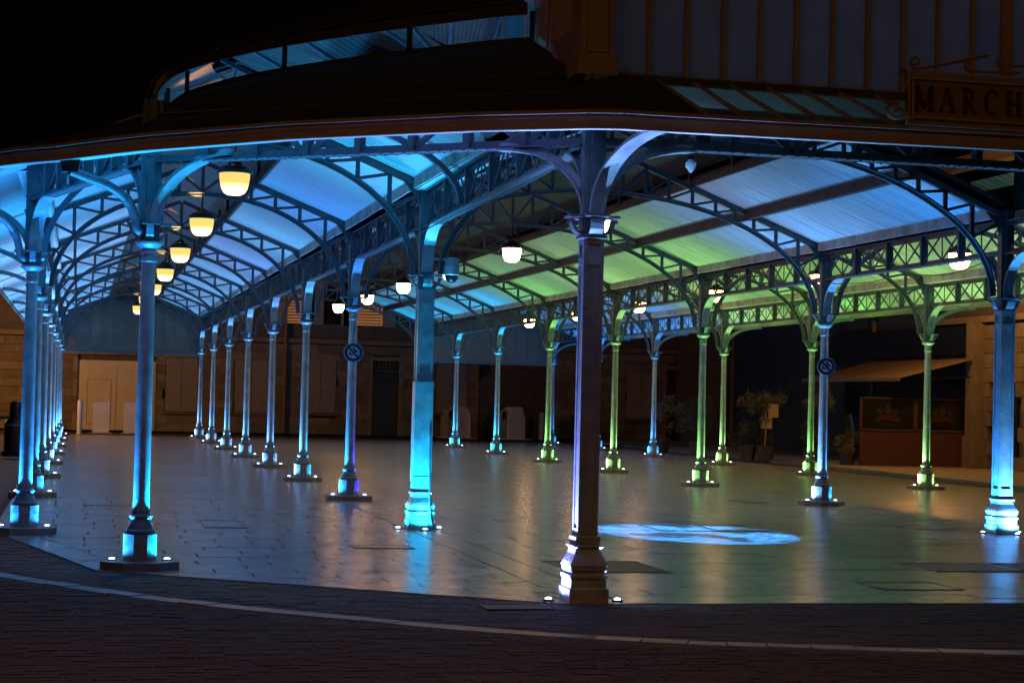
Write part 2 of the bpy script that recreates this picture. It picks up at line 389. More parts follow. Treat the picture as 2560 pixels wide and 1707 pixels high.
def edge_y(x):
    if x < .22: return 17.75+(.22-x)*(4.85/1.17)
    if x < 4.02: return 17.75-(x-.22)*(2.82/3.8)
    return 14.93
rb = MB()
rb.prism([(-9, 5), (16, 5)]+[(x, y-.115) for x, y in reversed(kc)], -.055, -.0105)
road = part('road', rb, SETTJ, kind='structure')
pb = MB(); pb.prism([(x, y+.115) for x, y in kc]+[(13, 14.92), (4.02, 14.92), (.2, 17.74), (-1.15, 23.4)], -.055, -.0085)
pave = part('pavement', pb, SETTJ, kind='structure')
def setts(owner, m, sx, sy, test, x0, x1, y0, y1, ztop, nmax, keyf):
    cells = []; y = y0; k = 0
    while y < y1:
        x = x0-(sx/2 if k % 2 else 0)
        while x < x1:
            w = sx*random.uniform(.88, 1.1)
            if test(x, y, x+w, y+sy): cells.append((x, y, w))
            x += w
        y += sy; k += 1
    cells.sort(key=keyf)
    shared = [MB().add([(-.5, -.5, -1), (.5, -.5, -1), (.5, .5, -1), (-.5, .5, -1), (-.5, -.5, -.12), (.5, -.5, -.12), (.5, .5, -.12), (-.5, .5, -.12), (-.475, -.465, 0), (.475, -.465, 0), (.475, .465, 0), (-.475, .465, 0)],
              [(8, 9, 10, 11), (4, 5, 9, 8), (5, 6, 10, 9), (6, 7, 11, 10), (7, 4, 8, 11), (0, 1, 5, 4), (1, 2, 6, 5), (2, 3, 7, 6), (3, 0, 4, 7)]).mesh('sett', m)]
    rest = MB()
    for i, (x, y, w) in enumerate(cells):
        dz = random.uniform(-.003, .003); c = (x+w/2, y+sy/2, ztop+dz)
        if i < nmax:
            o = ob('sett', shared[0], owner, loc=c); o.scale = (w-.005, sy-.005, .03)
            o.rotation_euler = (random.gauss(0, .008), random.gauss(0, .008), random.gauss(0, .012))
        else:
            a, b = (w-.005)/2, (sy-.005)/2; t1, t2 = random.gauss(0, .008), random.gauss(0, .008)
            top = [(c[0]+sx_*a*.95, c[1]+sy_*b*.93, c[2]+t1*sx_*a+t2*sy_*b) for sx_, sy_ in ((-1, -1), (1, -1), (1, 1), (-1, 1))]
            bot = [(c[0]+sx_*a, c[1]+sy_*b, c[2]-.03) for sx_, sy_ in ((-1, -1), (1, -1), (1, 1), (-1, 1))]
            rest.add(bot+top, [(4, 5, 6, 7), (0, 1, 5, 4), (1, 2, 6, 5), (2, 3, 7, 6), (3, 0, 4, 7)])
    part('sett', rest, m, owner, kind='stuff')
setts(road, SETT, .21, .125, lambda a, b, c, d: d < kerb_y(a)-.15 and d < kerb_y(c)-.15, -3.2, 9, 9.6, 22, -.006, 298, lambda c: abs(c[0]-2.6)*.35+c[1])
setts(pave, PAVE, .30, .18, lambda a, b, c, d: b > kerb_y(a)+.15 and b > kerb_y(c)+.15 and d < edge_y(c)-.01 and d < edge_y(a)-.01, -3.0, 11, 11.4, 23, -.004, 298, lambda c: c[1])

# ------------------------------------------------------------------ columns
def oct_(r): return [(r*cos(pi/8+k*pi/4), r*sin(pi/8+k*pi/4)) for k in range(8)]
M_SLAB = MB().prism(oct_(.40), -.01, .075).mesh('base_slab', SLABE)
M_PED = MB().prism(oct_(.168), .075, .325).mesh('pedestal', PEDP)
M_BASE = MB().lathe([(.125, .325), (.14, .34), (.14, .36), (.118, .375), (.112, .42), (.095, .44), (.092, .47), (.108, .485), (.108, .50), (.088, .515), (.08, .55)], 20).mesh('base_moulding', IRON, True)
M_SHAFT = MB().lathe([(.078, .55), (.076, 1.2), (.072, 2.1), (.066, 2.95)], 20).mesh('shaft', IRONS, True)
M_CAP = MB().lathe([(.066, 2.93), (.078, 2.94), (.078, 2.955), (.068, 2.965), (.067, 3.0), (.078, 3.01), (.078, 3.025), (.068, 3.035), (.07, 3.06), (.09, 3.075), (.125, 3.10), (.135, 3.115), (.135, 3.13), (.10, 3.135)], 20).mesh('capital', IRONS, True)
mb = MB()
for a in range(4):
    c, s_ = cos(a*pi/2), sin(a*pi/2)
    def R(x, y, z): return (x*c-y*s_, x*s_+y*c, z)
    q = [(.08, 3.14), (.11, 3.15), (.15, 3.19), (.185, 3.25), (.205, 3.29)]
    mb.curve([R(x, 0, z) for x, z in q], R(0, 1, 0), .07, .02)
    mb.add([R(.06, -.08, 3.29), R(.215, -.08, 3.29), R(.215, .08, 3.29), R(.06, .08, 3.29), R(.06, -.08, 3.31), R(.215, -.08, 3.31), R(.215, .08, 3.31), R(.06, .08, 3.31)], MB.BF)
M_LEDGE = mb.mesh('ledge', IRON)
mb = MB().box(-.035, .035, -.09, .09, 3.13, 4.5); mb.box(-.095, -.035, -.06, .06, 3.13, 4.495); mb.box(.035, .095, -.06, .06, 3.13, 4.495)
for z in (3.45, 3.95, 4.3):
    for sx in (-1, 1): mb.cbox(sx*.1, .035, z, .018, .018, .018); mb.cbox(sx*.02, -.095, z, .018, .018, .018)
M_POST = mb.mesh('post', IRON)
def bracket_mesh(L=.62, z0=3.31, z1=3.885, x0=.09, w=.15):
    P = [(x0+L*(1-cos(t)), 0, z0+(z1-z0)*sin(t)) for t in [pi/2*k/12 for k in range(13)]]
    m = MB().curve(P, (0, 1, 0), w, .022)
    m.curve([(p[0]-.012, 0, p[2]+.012) for p in P], (0, 1, 0), .03, .06)
    return m.mesh('bracket', IRONS)
M_BR = bracket_mesh(); M_BRL = bracket_mesh(.82, 3.3, 3.875, .08, .14); M_BRE = bracket_mesh(1.0, 3.31, 3.86, .09, .09); M_BRO = bracket_mesh(.85, 3.31, 3.93, .08, .17)
M_UP = MB().lathe([(.05, -.005), (.05, .008), (.043, .012)], 12).mesh('uplight', BLACKM)
LENS = {}
def lensmat(c):
    k = tuple(round(x, 2) for x in c)
    if k not in LENS:
        m = bpy.data.materials.new('uplight_lens'); m.use_nodes = True; b = m.node_tree.nodes['Principled BSDF']
        b.inputs['Emission Color'].default_value = (*[.4+.6*x for x in c], 1); b.inputs['Emission Strength'].default_value = 16; LENS[k] = MB().lathe([(.03, .006), (.028, .016), (.012, .024)], 10).mesh('lens', m)
    return LENS[k]
UP_POWER = 760
def uplight(parent, x, y, z, c, power=1.0, tilt=(0, 0)):
    u = ob('uplight', M_UP, parent, loc=(x, y, z)); ob('lens', lensmat(c), u)
    light('SPOT', 'uplight_beam', (x, y, z+.045), UP_POWER*power, c, parent, .02, 92, 1.0, (tilt[0], tilt[1], 1))
    light('SPOT', 'uplight_spill', (x, y, z+.04), 95*min(power, 1), c, parent, .03, 172, .5, (tilt[0], tilt[1], 1))
COLR = {'blue': (.02, .22, 1), 'cyan': (.01, .50, 1), 'teal': (.02, .55, .80), 'ice': (.12, .43, 1), 'white-blue': (.20, .48, 1), 'periwinkle': (.12, .30, 1),
        'lavender': (.26, .29, 1), 'violet': (.07, .04, 1), 'green': (.20, .72, .13), 'lime': (.34, .74, .20), 'sky': (.02, .29, 1), 'pale': (.38, .58, 1), 'azure': (.02, .36, 1)}
cols = {}
def round_column(x, y, label, cl, cr, dirs, pr_=1.0, pw=1.0, group='round iron columns of the hall'):
    t = thing('round_column', label, 'column', (x, y, 0), group)
    for n, m in (('base_slab', M_SLAB), ('pedestal', M_PED), ('base_moulding', M_BASE), ('shaft', M_SHAFT), ('capital', M_CAP), ('ledge', M_LEDGE), ('post', M_POST)): ob(n, m, t)
    for a, m in dirs: ob('bracket', m, t, rz=a)
    uplight(t, -.26, -.0, .075, COLR[cl], pw, (.03, 0)); uplight(t, .26, .0, .075, COLR[cr], pw*pr_, (-.03, 0))
    return t
U, Dn, Rt, Lf = pi/2, -pi/2, 0, pi
rowdirs = [(U, M_BR), (Dn, M_BR)]
wh = {1: "the left aisle's right-hand row, counted from behind the cyan square pillar", 2: "the middle aisle's right-hand row, counted from behind the right-hand square pillar"}
r1 = ['azure', 'ice', 'white-blue', 'ice', 'ice', 'ice', 'ice']
for i in range(1, 8):
    round_column(RX[0], YI[i], f"round column lit {r1[i-1].replace('-', ' ')}, {ORD[i]} from the front in the far left outer row", r1[i-1], r1[i-1], rowdirs+[(Lf, M_BRE)])
r2c = [('azure', 'violet'), ('ice', 'cyan'), ('periwinkle', 'ice'), ('ice', 'ice'), ('ice', 'ice'), ('ice', 'ice'), ('ice', 'ice')]
for i in range(1, 8):
    lb = f"round column lit {r2c[i-1][0]}, {ORD[i-1]} in {wh[1]}" if i > 1 else "round column lit blue and violet, with a blue circular sign, behind the cyan square pillar"
    cols[(1, i)] = round_column(RX[1], YI[i], lb, *r2c[i-1], rowdirs, .45)
r3c = [('white-blue', 'sky'), ('green', 'lime'), ('lime', 'lime'), ('green', 'green'), ('cyan', 'cyan'), ('cyan', 'cyan'), ('cyan', 'cyan')]
for i in range(1, 8):
    lb = f"round column lit {r3c[i-1][0]}, {ORD[i-1]} in {wh[2]}" if i > 1 else "round column lit pale blue, with a blue circular sign, left of the right-hand square pillar"
    cols[(2, i)] = round_column(RX[2], YI[i], lb, *r3c[i-1], rowdirs, 1.0, .8 if 1 < i < 5 else 1.0)
r4c = ['lime', 'lime', 'green', 'lime', 'sky', 'sky', 'sky']
for i in range(1, 8):
    round_column(RX[3], YI[i], f"round column lit {'green' if i < 5 else 'blue'}, {ORD[i-1]} from the front in the far right outer row", r4c[i-1], r4c[i-1], rowdirs+[(Rt, M_BRE)], 1.0, .75)
dAB = atan2(B[1]-A[1], B[0]-A[0]); dBE = atan2(E_[1]-B[1], E_[0]-B[0])
tA = round_column(*A, "round column lit blue at the far left edge, front end of the outer left row", 'sky', 'sky', [(dAB, M_BR), (U, M_BR), (Lf, M_BRE)], pw=1.0)
tB = round_column(*B, "nearest round column, lit bright blue, on its own low stone slab at left", 'sky', 'cyan', [(dBE, M_BRO), (dAB+pi, M_BR)], pw=1.0)
# square pillars
def square_pillar(x, y, label, lights, dirs, clad=False, h=.105):
    t = thing('square_pillar', label, 'pillar', (x, y, 0))
    part('plinth', MB().sq([(.172, 0), (.172, .115), (.155, .125), (.152, .19)]), PEDP if clad else IRONS, t)
    part('base_moulding', MB().sq([(.152, .19), (.165, .21), (.165, .23), (.145, .24), (.145, .255), (.158, .27), (.158, .295), (.165, .31), (.15, .345), (.118, .41), (.108, .45), (.128, .465), (.128, .475), (.098, .485), (.108, .50), (.108, .55), (.092, .56)]), IRONS, t)
    sh = MB().box(-h+.012, h-.012, -h+.012, h-.012, .55, 3.1)
    for sx in (-1, 1):
        for sy in (-1, 1): sh.box(*sorted((sx*h, sx*(h-.035))), *sorted((sy*h, sy*(h-.035))), .55, 3.1)
    for z0, z1 in ((.55, .62), (2.86, 2.92), (3.04, 3.1)):
        sh.box(-h-.001, h+.001, -h-.001, h+.001, z0, z1)
    part('shaft', sh, IRONS, t)
    if clad:
        c = MB().box(-.118, .118, -.112, -.104, .62, 1.9); c.box(-.118, -.110, -.104, .10, .62, 1.9); c.box(.110, .118, -.104, .10, .62, 1.9)
        c.box(-.122, .122, -.116, -.104, 1.86, 1.9); c.box(-.122, .122, -.116, -.104, .62, .68)
        part('cladding', c, IRONS, t)
        cb = [(.09, -.13, 1.2), (.092, -.13, .7), (.095, -.15, .5), (.09, -.19, .32), (.10, -.19, .16), (.14, -.2, .03)]
        part('cable', MB().tube(cat(cb, 5), .012, 6), IRON, t, True)
    part('capital', MB().sq([(.088, 3.08), (.11, 3.09), (.11, 3.11), (.09, 3.12), (.09, 3.3)]), IRON, t)
    mb = MB()
    for a in range(4):
        c_, s_ = cos(a*pi/2), sin(a*pi/2)
        def R(x, y, z): return (x*c_-y*s_, x*s_+y*c_, z)
        q = [(.09, 3.12), (.13, 3.125), (.17, 3.16), (.19, 3.21), (.195, 3.25)]
        mb.curve([R(x, 0, z) for x, z in q], R(0, 1, 0), .12, .02)
        mb.add([R(.06, -.10, 3.265), R(.225, -.10, 3.265), R(.225, .10, 3.265), R(.06, .10, 3.265), R(.06, -.10, 3.285), R(.225, -.10, 3.285), R(.225, .10, 3.285), R(.06, .10, 3.285)], MB.BF)
        for sy in (-.05, .05): mb.cbox(*R(.2, sy, 3.235), .025, .025, .025)
    part('ledge', mb, IRON, t)
    ob('post', M_POST, t)
    for a, m in dirs: ob('bracket', m, t, rz=a)
    for dx, dy, c, pw in lights: uplight(t, dx, dy, .006, COLR[c], pw, (-.1*dx, -.1*dy))
    return t
dEB = dBE+pi
tE = square_pillar(*E_, 'nearest square pillar, dark front and lavender lit left side, moulded base', [(-.30, .03, 'lavender', 1.3), (.29, -.04, 'white-blue', 1.3)],
                   [(dEB, M_BRL), (0, M_BRL), (U, M_BR), (-1.15, M_BRO)], False, .088)
tF = square_pillar(RX[1], Y0, 'square pillar lit bright cyan with a clad lower shaft and loose cable', [(-.28, .0, 'cyan', 1.1), (.02, -.30, 'cyan', .7), (.27, .05, 'ice', 1.0)], rowdirs, True)
tG = square_pillar(RX[2], Y0, 'square pillar lit sky blue near the right edge, moulded base', [(-.28, .0, 'sky', 1.0), (.08, -.30, 'ice', .8), (.27, .0, 'sky', .9)], rowdirs)
tH = square_pillar(RX[2], E_[1], 'square pillar at the far right front corner of the hall', [(-.28, 0, 'sky', .8)], [(Lf, M_BRL), (U, M_BR)])

# ------------------------------------------------------------------ arched trusses
def truss_meshes(half, a, z0, h, ds, skylight):
    P = {}
    top = lambda d: ZT+SL*(half-d)-.055
    arch = lambda d: z0+h*sqrt(max(0, 1-(d/a)**2))
    m = []
    for s in (-1, 1):
        m.append(MB().bar((s*(half-.06), 0, top(half-.06)-.0), (s*.02, 0, top(.02)), .09, .075).mesh('top_chord', IRON2))
    n = 30
    pts = [(a*cos(pi*k/n), 0, z0+h*sin(pi*k/n)) for k in range(n+1)]
    am = MB().curve(pts, (0, 1, 0), .11, -.022); am.curve([(x*(1+.0), 0, z+.0) for x, _, z in pts], (0, 1, 0), .03, .05)
    P['arch'] = [am.mesh('arch_chord', IRON2)]; P['top'] = m
    P['v'] = []; P['d'] = []
    full = sorted(set([-x for x in ds]+[x for x in ds]))
    for d in full:
        ad = abs(d); P['v'].append(MB().bar((d, 0, arch(ad)+.02), (d, 0, top(ad)-.02), .055, .045, (0, 1, 0)).mesh('vertical', IRON2))
    for s in (-1, 1):
        for p, q in zip(ds[:-1], ds[1:]):
            P['d'].append(MB().bar((s*p, 0, arch(p)+.02), (s*q, 0, top(q)-.03), .04, .05, (0, 1, 0)).mesh('diagonal', IRON2))
        p = ds[-1]
        P['d'].append(MB().bar((s*p, 0, arch(p)+.02), (s*(half-.08), 0, top(half)-.06), .04, .055, (0, 1, 0)).mesh('diagonal', IRON2))
        x0, x1 = half-.07, half-.34
        P.setdefault('g', []).append(MB().add([(s*x0, -.02, top(x0)-.02), (s*x1, -.02, top(x1)-.03), (s*(x0-.07), -.02, top(x0)-.16), (s*x0, -.02, top(x0)-.32), (s*x0, .02, top(x0)-.02), (s*x1, .02, top(x1)-.03), (s*(x0-.07), .02, top(x0)-.16), (s*x0, .02, top(x0)-.32)],
                     [(0, 1, 2, 3), (7, 6, 5, 4), (0, 4, 5, 1), (1, 5, 6, 2), (2, 6, 7, 3), (3, 7, 4, 0)]).mesh('gusset', IRON2))
    return P
T1 = truss_meshes((RX[1]-RX[0])/2, 2.33, 3.3, 1.59, [0.0, .375, .775, 1.17, 1.57, 1.99], .9)
T2 = truss_meshes((RX[2]-RX[1])/2, 3.94, 3.3, 1.96, [0.0, .41, .82, 1.23, 1.66, 2.08, 2.43, 2.78, 3.19, 3.60], 1.68)
AC = [(RX[0]+RX[1])/2, (RX[1]+RX[2])/2, (RX[2]+RX[3])/2]
def truss(P, x, y, label, gname):
    t = thing('arched_truss', label, 'roof truss', (x, y, 0), gname)
    for m in P['top']: ob('top_chord', m, t)
    ob('arch_chord', P['arch'][0], t)
    for m in P['v']: ob('vertical', m, t)
    for m in P['d']: ob('diagonal', m, t)
    for m in P['g']: ob('gusset', m, t)
for i in range(8):
    truss(T1, AC[0], YI[i], f'arched iron truss spanning the left aisle, {ORD[i]} from the front', 'arched trusses over the left aisle')
    truss(T2, AC[1], YI[i], f'wide arched iron truss spanning the middle aisle, {ORD[i]} from the front', 'arched trusses over the middle aisle')
    if i: truss(T1, AC[2], YI[i], f'arched iron truss spanning the right aisle, {ORD[i-1]} from the front', 'arched trusses over the right aisle')

# ------------------------------------------------------------------ lattice girders
GB, GT = 3.89, 4.37
def girder_meshes(L, nb, nx=2):
    m = {}
    m['bf'] = MB().box(-L/2, L/2, -.075, .075, GB, GB+.018).box(-L/2, L/2, -.012, .012, GB+.018, GB+.075)
    for k in range(int(L/.12)):
        for s in (-1, 1): m['bf'].cbox(-L/2+.06+.12*k, s*.048, GB-.003, .022, .022, .008)
    m['bf'] = m['bf'].mesh('bottom_flange', IRON2)
    m['tf'] = MB().box(-L/2, L/2, -.07, .07, GT-.018, GT).box(-L/2, L/2, -.012, .012, GT-.08, GT-.018).mesh('top_flange', IRON2)
    m['posts'] = []; m['br'] = []; m['thin'] = []
    pm = MB().box(-.03, .03, -.055, .055, GB+.018, GT-.018).mesh('girder_post', IRON2)
    w = L/nb; hw = w/nx
    b1 = MB().bar((-hw/2+.02, -.016, GB+.05), (hw/2-.02, -.016, GT-.05), .012, .032, (0, 0, 1)).mesh('brace', IRON2)
    b2 = MB().bar((-hw/2+.02, .016, GT-.05), (hw/2-.02, .016, GB+.05), .012, .032, (0, 0, 1)).mesh('brace', IRON2)
    tm = MB().box(-.012, .012, -.006, .006, GB+.05, GT-.05).mesh('thin_upright', IRON2)
    for k in range(nb):
        if k: m['posts'].append((pm, -L/2+w*k))
        for j in range(nx):
            x = -L/2+w*k+hw*(j+.5); m['br'] += [(b1, x), (b2, x)]
            if j: m['thin'].append((tm, x-hw/2))
    return m
def girder(p, q, label, gm, gname, detail=True):
    a = atan2(q[1]-p[1], q[0]-p[0])
    t = thing('lattice_girder', label, 'girder', ((p[0]+q[0])/2, (p[1]+q[1])/2, 0), gname, rz=a)
    ob('bottom_flange', gm['bf'], t); ob('top_flange', gm['tf'], t)
    if detail:
        for m, x in gm['posts']: ob('girder_post', m, t, loc=(x, 0, 0))
        for m, x in gm['br']: ob('brace', m, t, loc=(x, 0, 0))
        for m, x in gm['thin']: ob('thin_upright', m, t, loc=(x, 0, 0))
    else:
        if 'lat' not in gm:
            mb = MB()
            for m, x in gm['posts']+gm['br']+gm['thin']: mb.add([(v.co.x+x, v.co.y, v.co.z) for v in m.vertices], [tuple(f.vertices) for f in m.polygons])
            gm['lat'] = mb.mesh('lattice', IRON2)
        ob('lattice', gm['lat'], t)
GB6 = girder_meshes(BAY-.2, 5)
rn = ['outer left row', 'row between the left and middle aisles', 'row between the middle and right aisles', 'outer right row']
for r in range(4):
    for i in range(7):
        if r == 3 and i == 0: pass
        girder((RX[r], YI[i]+.1), (RX[r], YI[i+1]-.1), f'lattice girder along the {rn[r]}, {ORD[i]} span from the front', GB6, 'lattice girders along the rows', detail=(i < 3))
LEF = Y0-E_[1]
GEF = girder_meshes(LEF-.2, 6)
girder((E_[0], E_[1]+.1), (RX[1], Y0-.1), 'long lattice girder from the nearest square pillar back to the cyan one', GEF, 'front girders')
girder((RX[2], E_[1]+.1), (RX[2], Y0-.1), 'long lattice girder forward from the right-hand square pillar', GEF, 'front girders', False)
def front_girder_meshes(L, nb):
    m = girder_meshes(L, nb, 1); w = L/nb
    up_ = MB().bar((-w/2+.03, 0, GT-.05), (w/2-.03, 0, GB+.05), .03, .05).mesh('brace', IRON2)
    dn_ = MB().bar((-w/2+.03, 0, GB+.05), (w/2-.03, 0, GT-.05), .03, .05).mesh('brace', IRON2)
    m['br'] = [((up_ if k % 2 == 0 else dn_), -L/2+w*(k+.5)) for k in range(nb)]
    return m
def dist(p, q): return math.hypot(p[0]-q[0], p[1]-q[1])
def lerp(p, q, t): return tuple(a+(b-a)*t for a, b in zip(p, q))
for p, q, n, lb in ((B, E_, 8, 'front girder from the nearest round column to the nearest square pillar'), (A, B, 8, 'front girder at far left between the two blue-lit round columns'),
                    (E_, (RX[2], E_[1]), 14, 'front girder running right from the nearest square pillar under the fascia')):
    L = dist(p, q); girder(lerp(p, q, .1/L), lerp(p, q, 1-.1/L), lb, front_girder_meshes(L-.2, n), 'front girders')
girder(A, (RX[0], YI[1]-.1), 'lattice girder from the far left blue column back along the outer row', girder_meshes(dist(A, (RX[0], YI[1]))-.2, 6), 'front girders')

# ------------------------------------------------------------------ roofs
def panel_mesh(name, m, x0, x1, ylen, half, bw, groove, jit):
    """sloping boarded ceiling of one bay; x0 (low edge) .. x1 (high edge) as distance from the ridge, boards run down the slope"""
    mb = MB(); n = max(1, int(ylen/bw)); w = ylen/n
    zf = lambda d: ZT+SL*(half-d)
    for k in range(n):
        y = k*w; dz = random.uniform(0, jit); gw = groove*random.uniform(.5, 1.6)
        yb = [(y, .014), (y+gw, 0), (y+w-.002, 0), (y+w, .014)]
        vs = []
        for d in (x0, x1):
            for yy, o in yb: vs.append((d, yy, zf(d)+o+dz))
        mb.add(vs, [(j, j+1, 5+j, 4+j) for j in range(3)])
    # top sheet so the panel is a solid board layer
    mb.add([(x0, 0, zf(x0)+.035), (x1, 0, zf(x1)+.035), (x1, ylen, zf(x1)+.035), (x0, ylen, zf(x0)+.035)], [(0, 1, 2, 3)])
    return mb.mesh(name, m)
def aisle_roof(idx, label, rows, skyl, m, bw, groove, jit, istart, purlin=None):
    half = (RX[rows[1]]-RX[rows[0]])/2; xc = AC[idx]
    t = thing('aisle_roof', label, 'roof', (xc, 0, 0))
    segs = [(half-.19, skyl)] if not purlin else [(half-.19, purlin+.06), (purlin-.06, skyl)]
    meshes = {}
    zf = lambda d: ZT+SL*(half-d)
    for s in (-1, 1):
        for i in range(istart, 7):
            for si, (a, b) in enumerate(segs):
                for k in range(2 if i < 3 else 1):
                    v = (s, si, i % 2)
                    if v not in meshes: meshes[v] = panel_mesh('ceiling_panel', m, s*a, s*b, BAY-.1, half, bw, groove, jit) if s > 0 else None
                    if meshes[v] is None:
                        mm = MB(); src = panel_mesh('tmp', m, a, b, BAY-.1, half, bw, groove, jit)
                        mm.add([(-q.co.x, q.co.y, q.co.z) for q in src.vertices], [tuple(f.vertices) for f in src.polygons]); meshes[v] = mm.mesh('ceiling_panel', m)
                    if k == 0: ob('ceiling_panel', meshes[v], t, loc=(0, YI[i]+.05, 0))
        # outer slates
        y0 = YI[istart]-.05
        p = [(s*(half+.02), y0, zf(half)+.16), (s*skyl, y0, zf(skyl)+.16), (s*skyl, YEND+.1, zf(skyl)+.16), (s*(half+.02), YEND+.1, zf(half)+.16)]
        part('outer_slates', MB().slab(p if s < 0 else p[::-1], .05), SLATE, t)
        # kerb timber of the lantern opening
        part('lantern_curb', MB().box(*sorted((s*(skyl-.05), s*(skyl+.0))), y0, YEND, zf(skyl)-.02, zf(skyl)+.10), TIMB, t)
        if purlin: part('purlin', MB().box(*sorted((s*(purlin-.055), s*(purlin+.055))), y0, YEND, zf(purlin)-.14, zf(purlin)+.03).box(*sorted((s*(purlin-.06), s*(purlin-.035))), y0, YEND, zf(purlin)+.03, zf(purlin)+.075), TIMB, t)
    return t, half, zf
def lantern(t, half, skyl, zf, y0, lm=None, ov=.16, h=.22, sl=.38):
    """raised slatted lantern roof above the opening; its underside of boards shows from below"""
    ze = zf(skyl)+.10+h
    w = skyl+ov; zr = ze+sl*w
    for s in (-1, 1):
        und = MB(); n = int((YEND-y0)/.24)
        for k in range(n):
            ya = y0+k*.24
            und.add([(s*w, ya, ze), (s*.01, ya, zr), (s*.01, ya+.215, zr), (s*w, ya+.215, ze), (s*w, ya, ze+.02), (s*.01, ya, zr+.02), (s*.01, ya+.215, zr+.02), (s*w, ya+.215, ze+.02)], MB.BF)
        part('lantern_boards', und, lm or LATH, t, kind='stuff')
        p = [(s*(w+.05), y0-.1, ze+.055), (0, y0-.1, zr+.08), (0, YEND+.2, zr+.08), (s*(w+.05), YEND+.2, ze+.055)]
        part('lantern_roof', MB().slab(p if s < 0 else p[::-1], .03), SLATE, t)
        y = y0
        while y < YEND:
            part('lantern_post', MB().box(*sorted((s*(skyl-.05), s*(skyl+.01))), y, y+.07, zf(skyl)+.10, ze+.05), TIMB, t); y += BAY/3
    return ze, zr
tr1, h1, zf1 = aisle_roof(0, 'roof of the left aisle with smooth pale sloping ceiling and slatted lantern', (0, 1), .90, CEIL1, .11, .004, .001, 0)
tr2, h2, zf2 = aisle_roof(1, 'roof of the middle aisle with pale boarded ceiling and dark purlins', (1, 2), 1.68, CEIL2, .098, .012, .006, 0, 2.68)
tr3, h3, zf3 = aisle_roof(2, 'roof of the right aisle with green lit boarded ceiling', (2, 3), .90, CEIL2, .11, .009, .003, 0)
ze1, zr1 = lantern(tr1, h1, .90, zf1, 23.3)
lantern(tr2, h2, 1.68, zf2, Y0+.1, LATH2)
lantern(tr3, h3, .90, zf3, Y0+.1, LATH2)
# gutters along the rows (boards told apart by their joints)
def gutter_run(t, x, faces, istart=0, yfront=None):
    for i in range(istart, 7):
        y = YI[i]+.1; yend = YI[i+1]-.1
        if i == istart and yfront: y = yfront
        while y < yend-.05:
            y2 = min(y+random.choice((1.15, .8, .42, 1.2, 1.05)), yend)
            if yend-y2 < .25: y2 = yend
            for s in faces:
                part('gutter_board', MB().box(-.012, .012, -(y2-y)/2+.006, (y2-y)/2-.006, 4.39, 4.545), GUTT, t, loc=(x+s*.185-t.location.x+random.uniform(-.004, .004), (y+y2)/2, random.uniform(-.006, .006)))
            y = y2
        part('gutter_sole', MB().box(x-.17-t.location.x, x+.17-t.location.x, YI[i]+.1 if not (i == istart and yfront) else yfront, yend, 4.375, 4.39), SOFF, t)
gutter_run(tr1, RX[0], (1,)); gutter_run(tr1, RX[1], (-1,), 0, 19.2); gutter_run(tr2, RX[1], (1,)); gutter_run(tr2, RX[2], (-1,)); gutter_run(tr3, RX[2], (1,)); gutter_run(tr3, RX[3], (-1,))
# eaves beyond the outer rows
def eave(t, x, s, y0, y1):
    xo = x+s*1.2-t.location.x; xi = x+s*.17-t.location.x
    n = int((y1-y0)/.12); mb = MB(); w = (y1-y0)/n
    for k in range(n):
        ya = y0+k*w; dz = random.uniform(0, .003)
        mb.add([(xo, ya, 4.02+dz), (xi, ya, 4.47+dz), (xi, ya+w-.008, 4.47+dz), (xo, ya+w-.008, 4.02+dz), (xo, ya, 4.05), (xi, ya, 4.50), (xi, ya+w, 4.50), (xo, ya+w, 4.05)], MB.BF)
    part('eave_boards', mb, CEIL1, t, kind='stuff')
    part('fascia', MB().box(*sorted((xo, xo+s*.03)), y0, y1, 3.93, 4.12), FASC, t)
    p = [(xo+s*.03, y0, 4.13), (xi, y0, 4.66), (xi, y1, 4.66), (xo+s*.03, y1, 4.13)]
    part('outer_slates', MB().slab(p if s < 0 else p[::-1], .04), SLATE, t)
eave(tr3, RX[3], 1, YI[0], YEND+.3); eave(tr1, RX[0], -1, 23.6, YEND+.3)
# gable ends closed with upright zinc sheets
def gable(xc, half, zf, label):
    t = thing('gable_wall', label, 'gable', (xc, YEND+.25, 0)); n = 11; w = 2*half/n
    for k in range(n):
        a, b = -half+k*w+.008, -half+(k+1)*w-.008
        za, zb = zf(abs(a))+.1, zf(abs(b))+.1
        part('zinc_sheet', MB().add([(a, 0, 3.12), (b, 0, 3.12), (b, 0, zb), (a, 0, za), (a, .03, 3.12), (b, .03, 3.12), (b, .03, zb), (a, .03, za)], [(0, 1, 2, 3), (7, 6, 5, 4), (0, 4, 5, 1), (1, 5, 6, 2), (2, 6, 7, 3), (3, 7, 4, 0)]), ZINC, t)
        part('seam', MB().box(b-.012, b+.028, -.045, .01, 3.12, zb), ZINC, t)
    part('sill_beam', MB().box(-half, half, -.04, .07, 3.03, 3.12), IRON2, t)
gable(AC[0], h1, zf1, 'grey sheet gable closing the far end of the left aisle')
gable(AC[2], h3, zf3, 'grey sheet gable closing the far end of the right aisle')

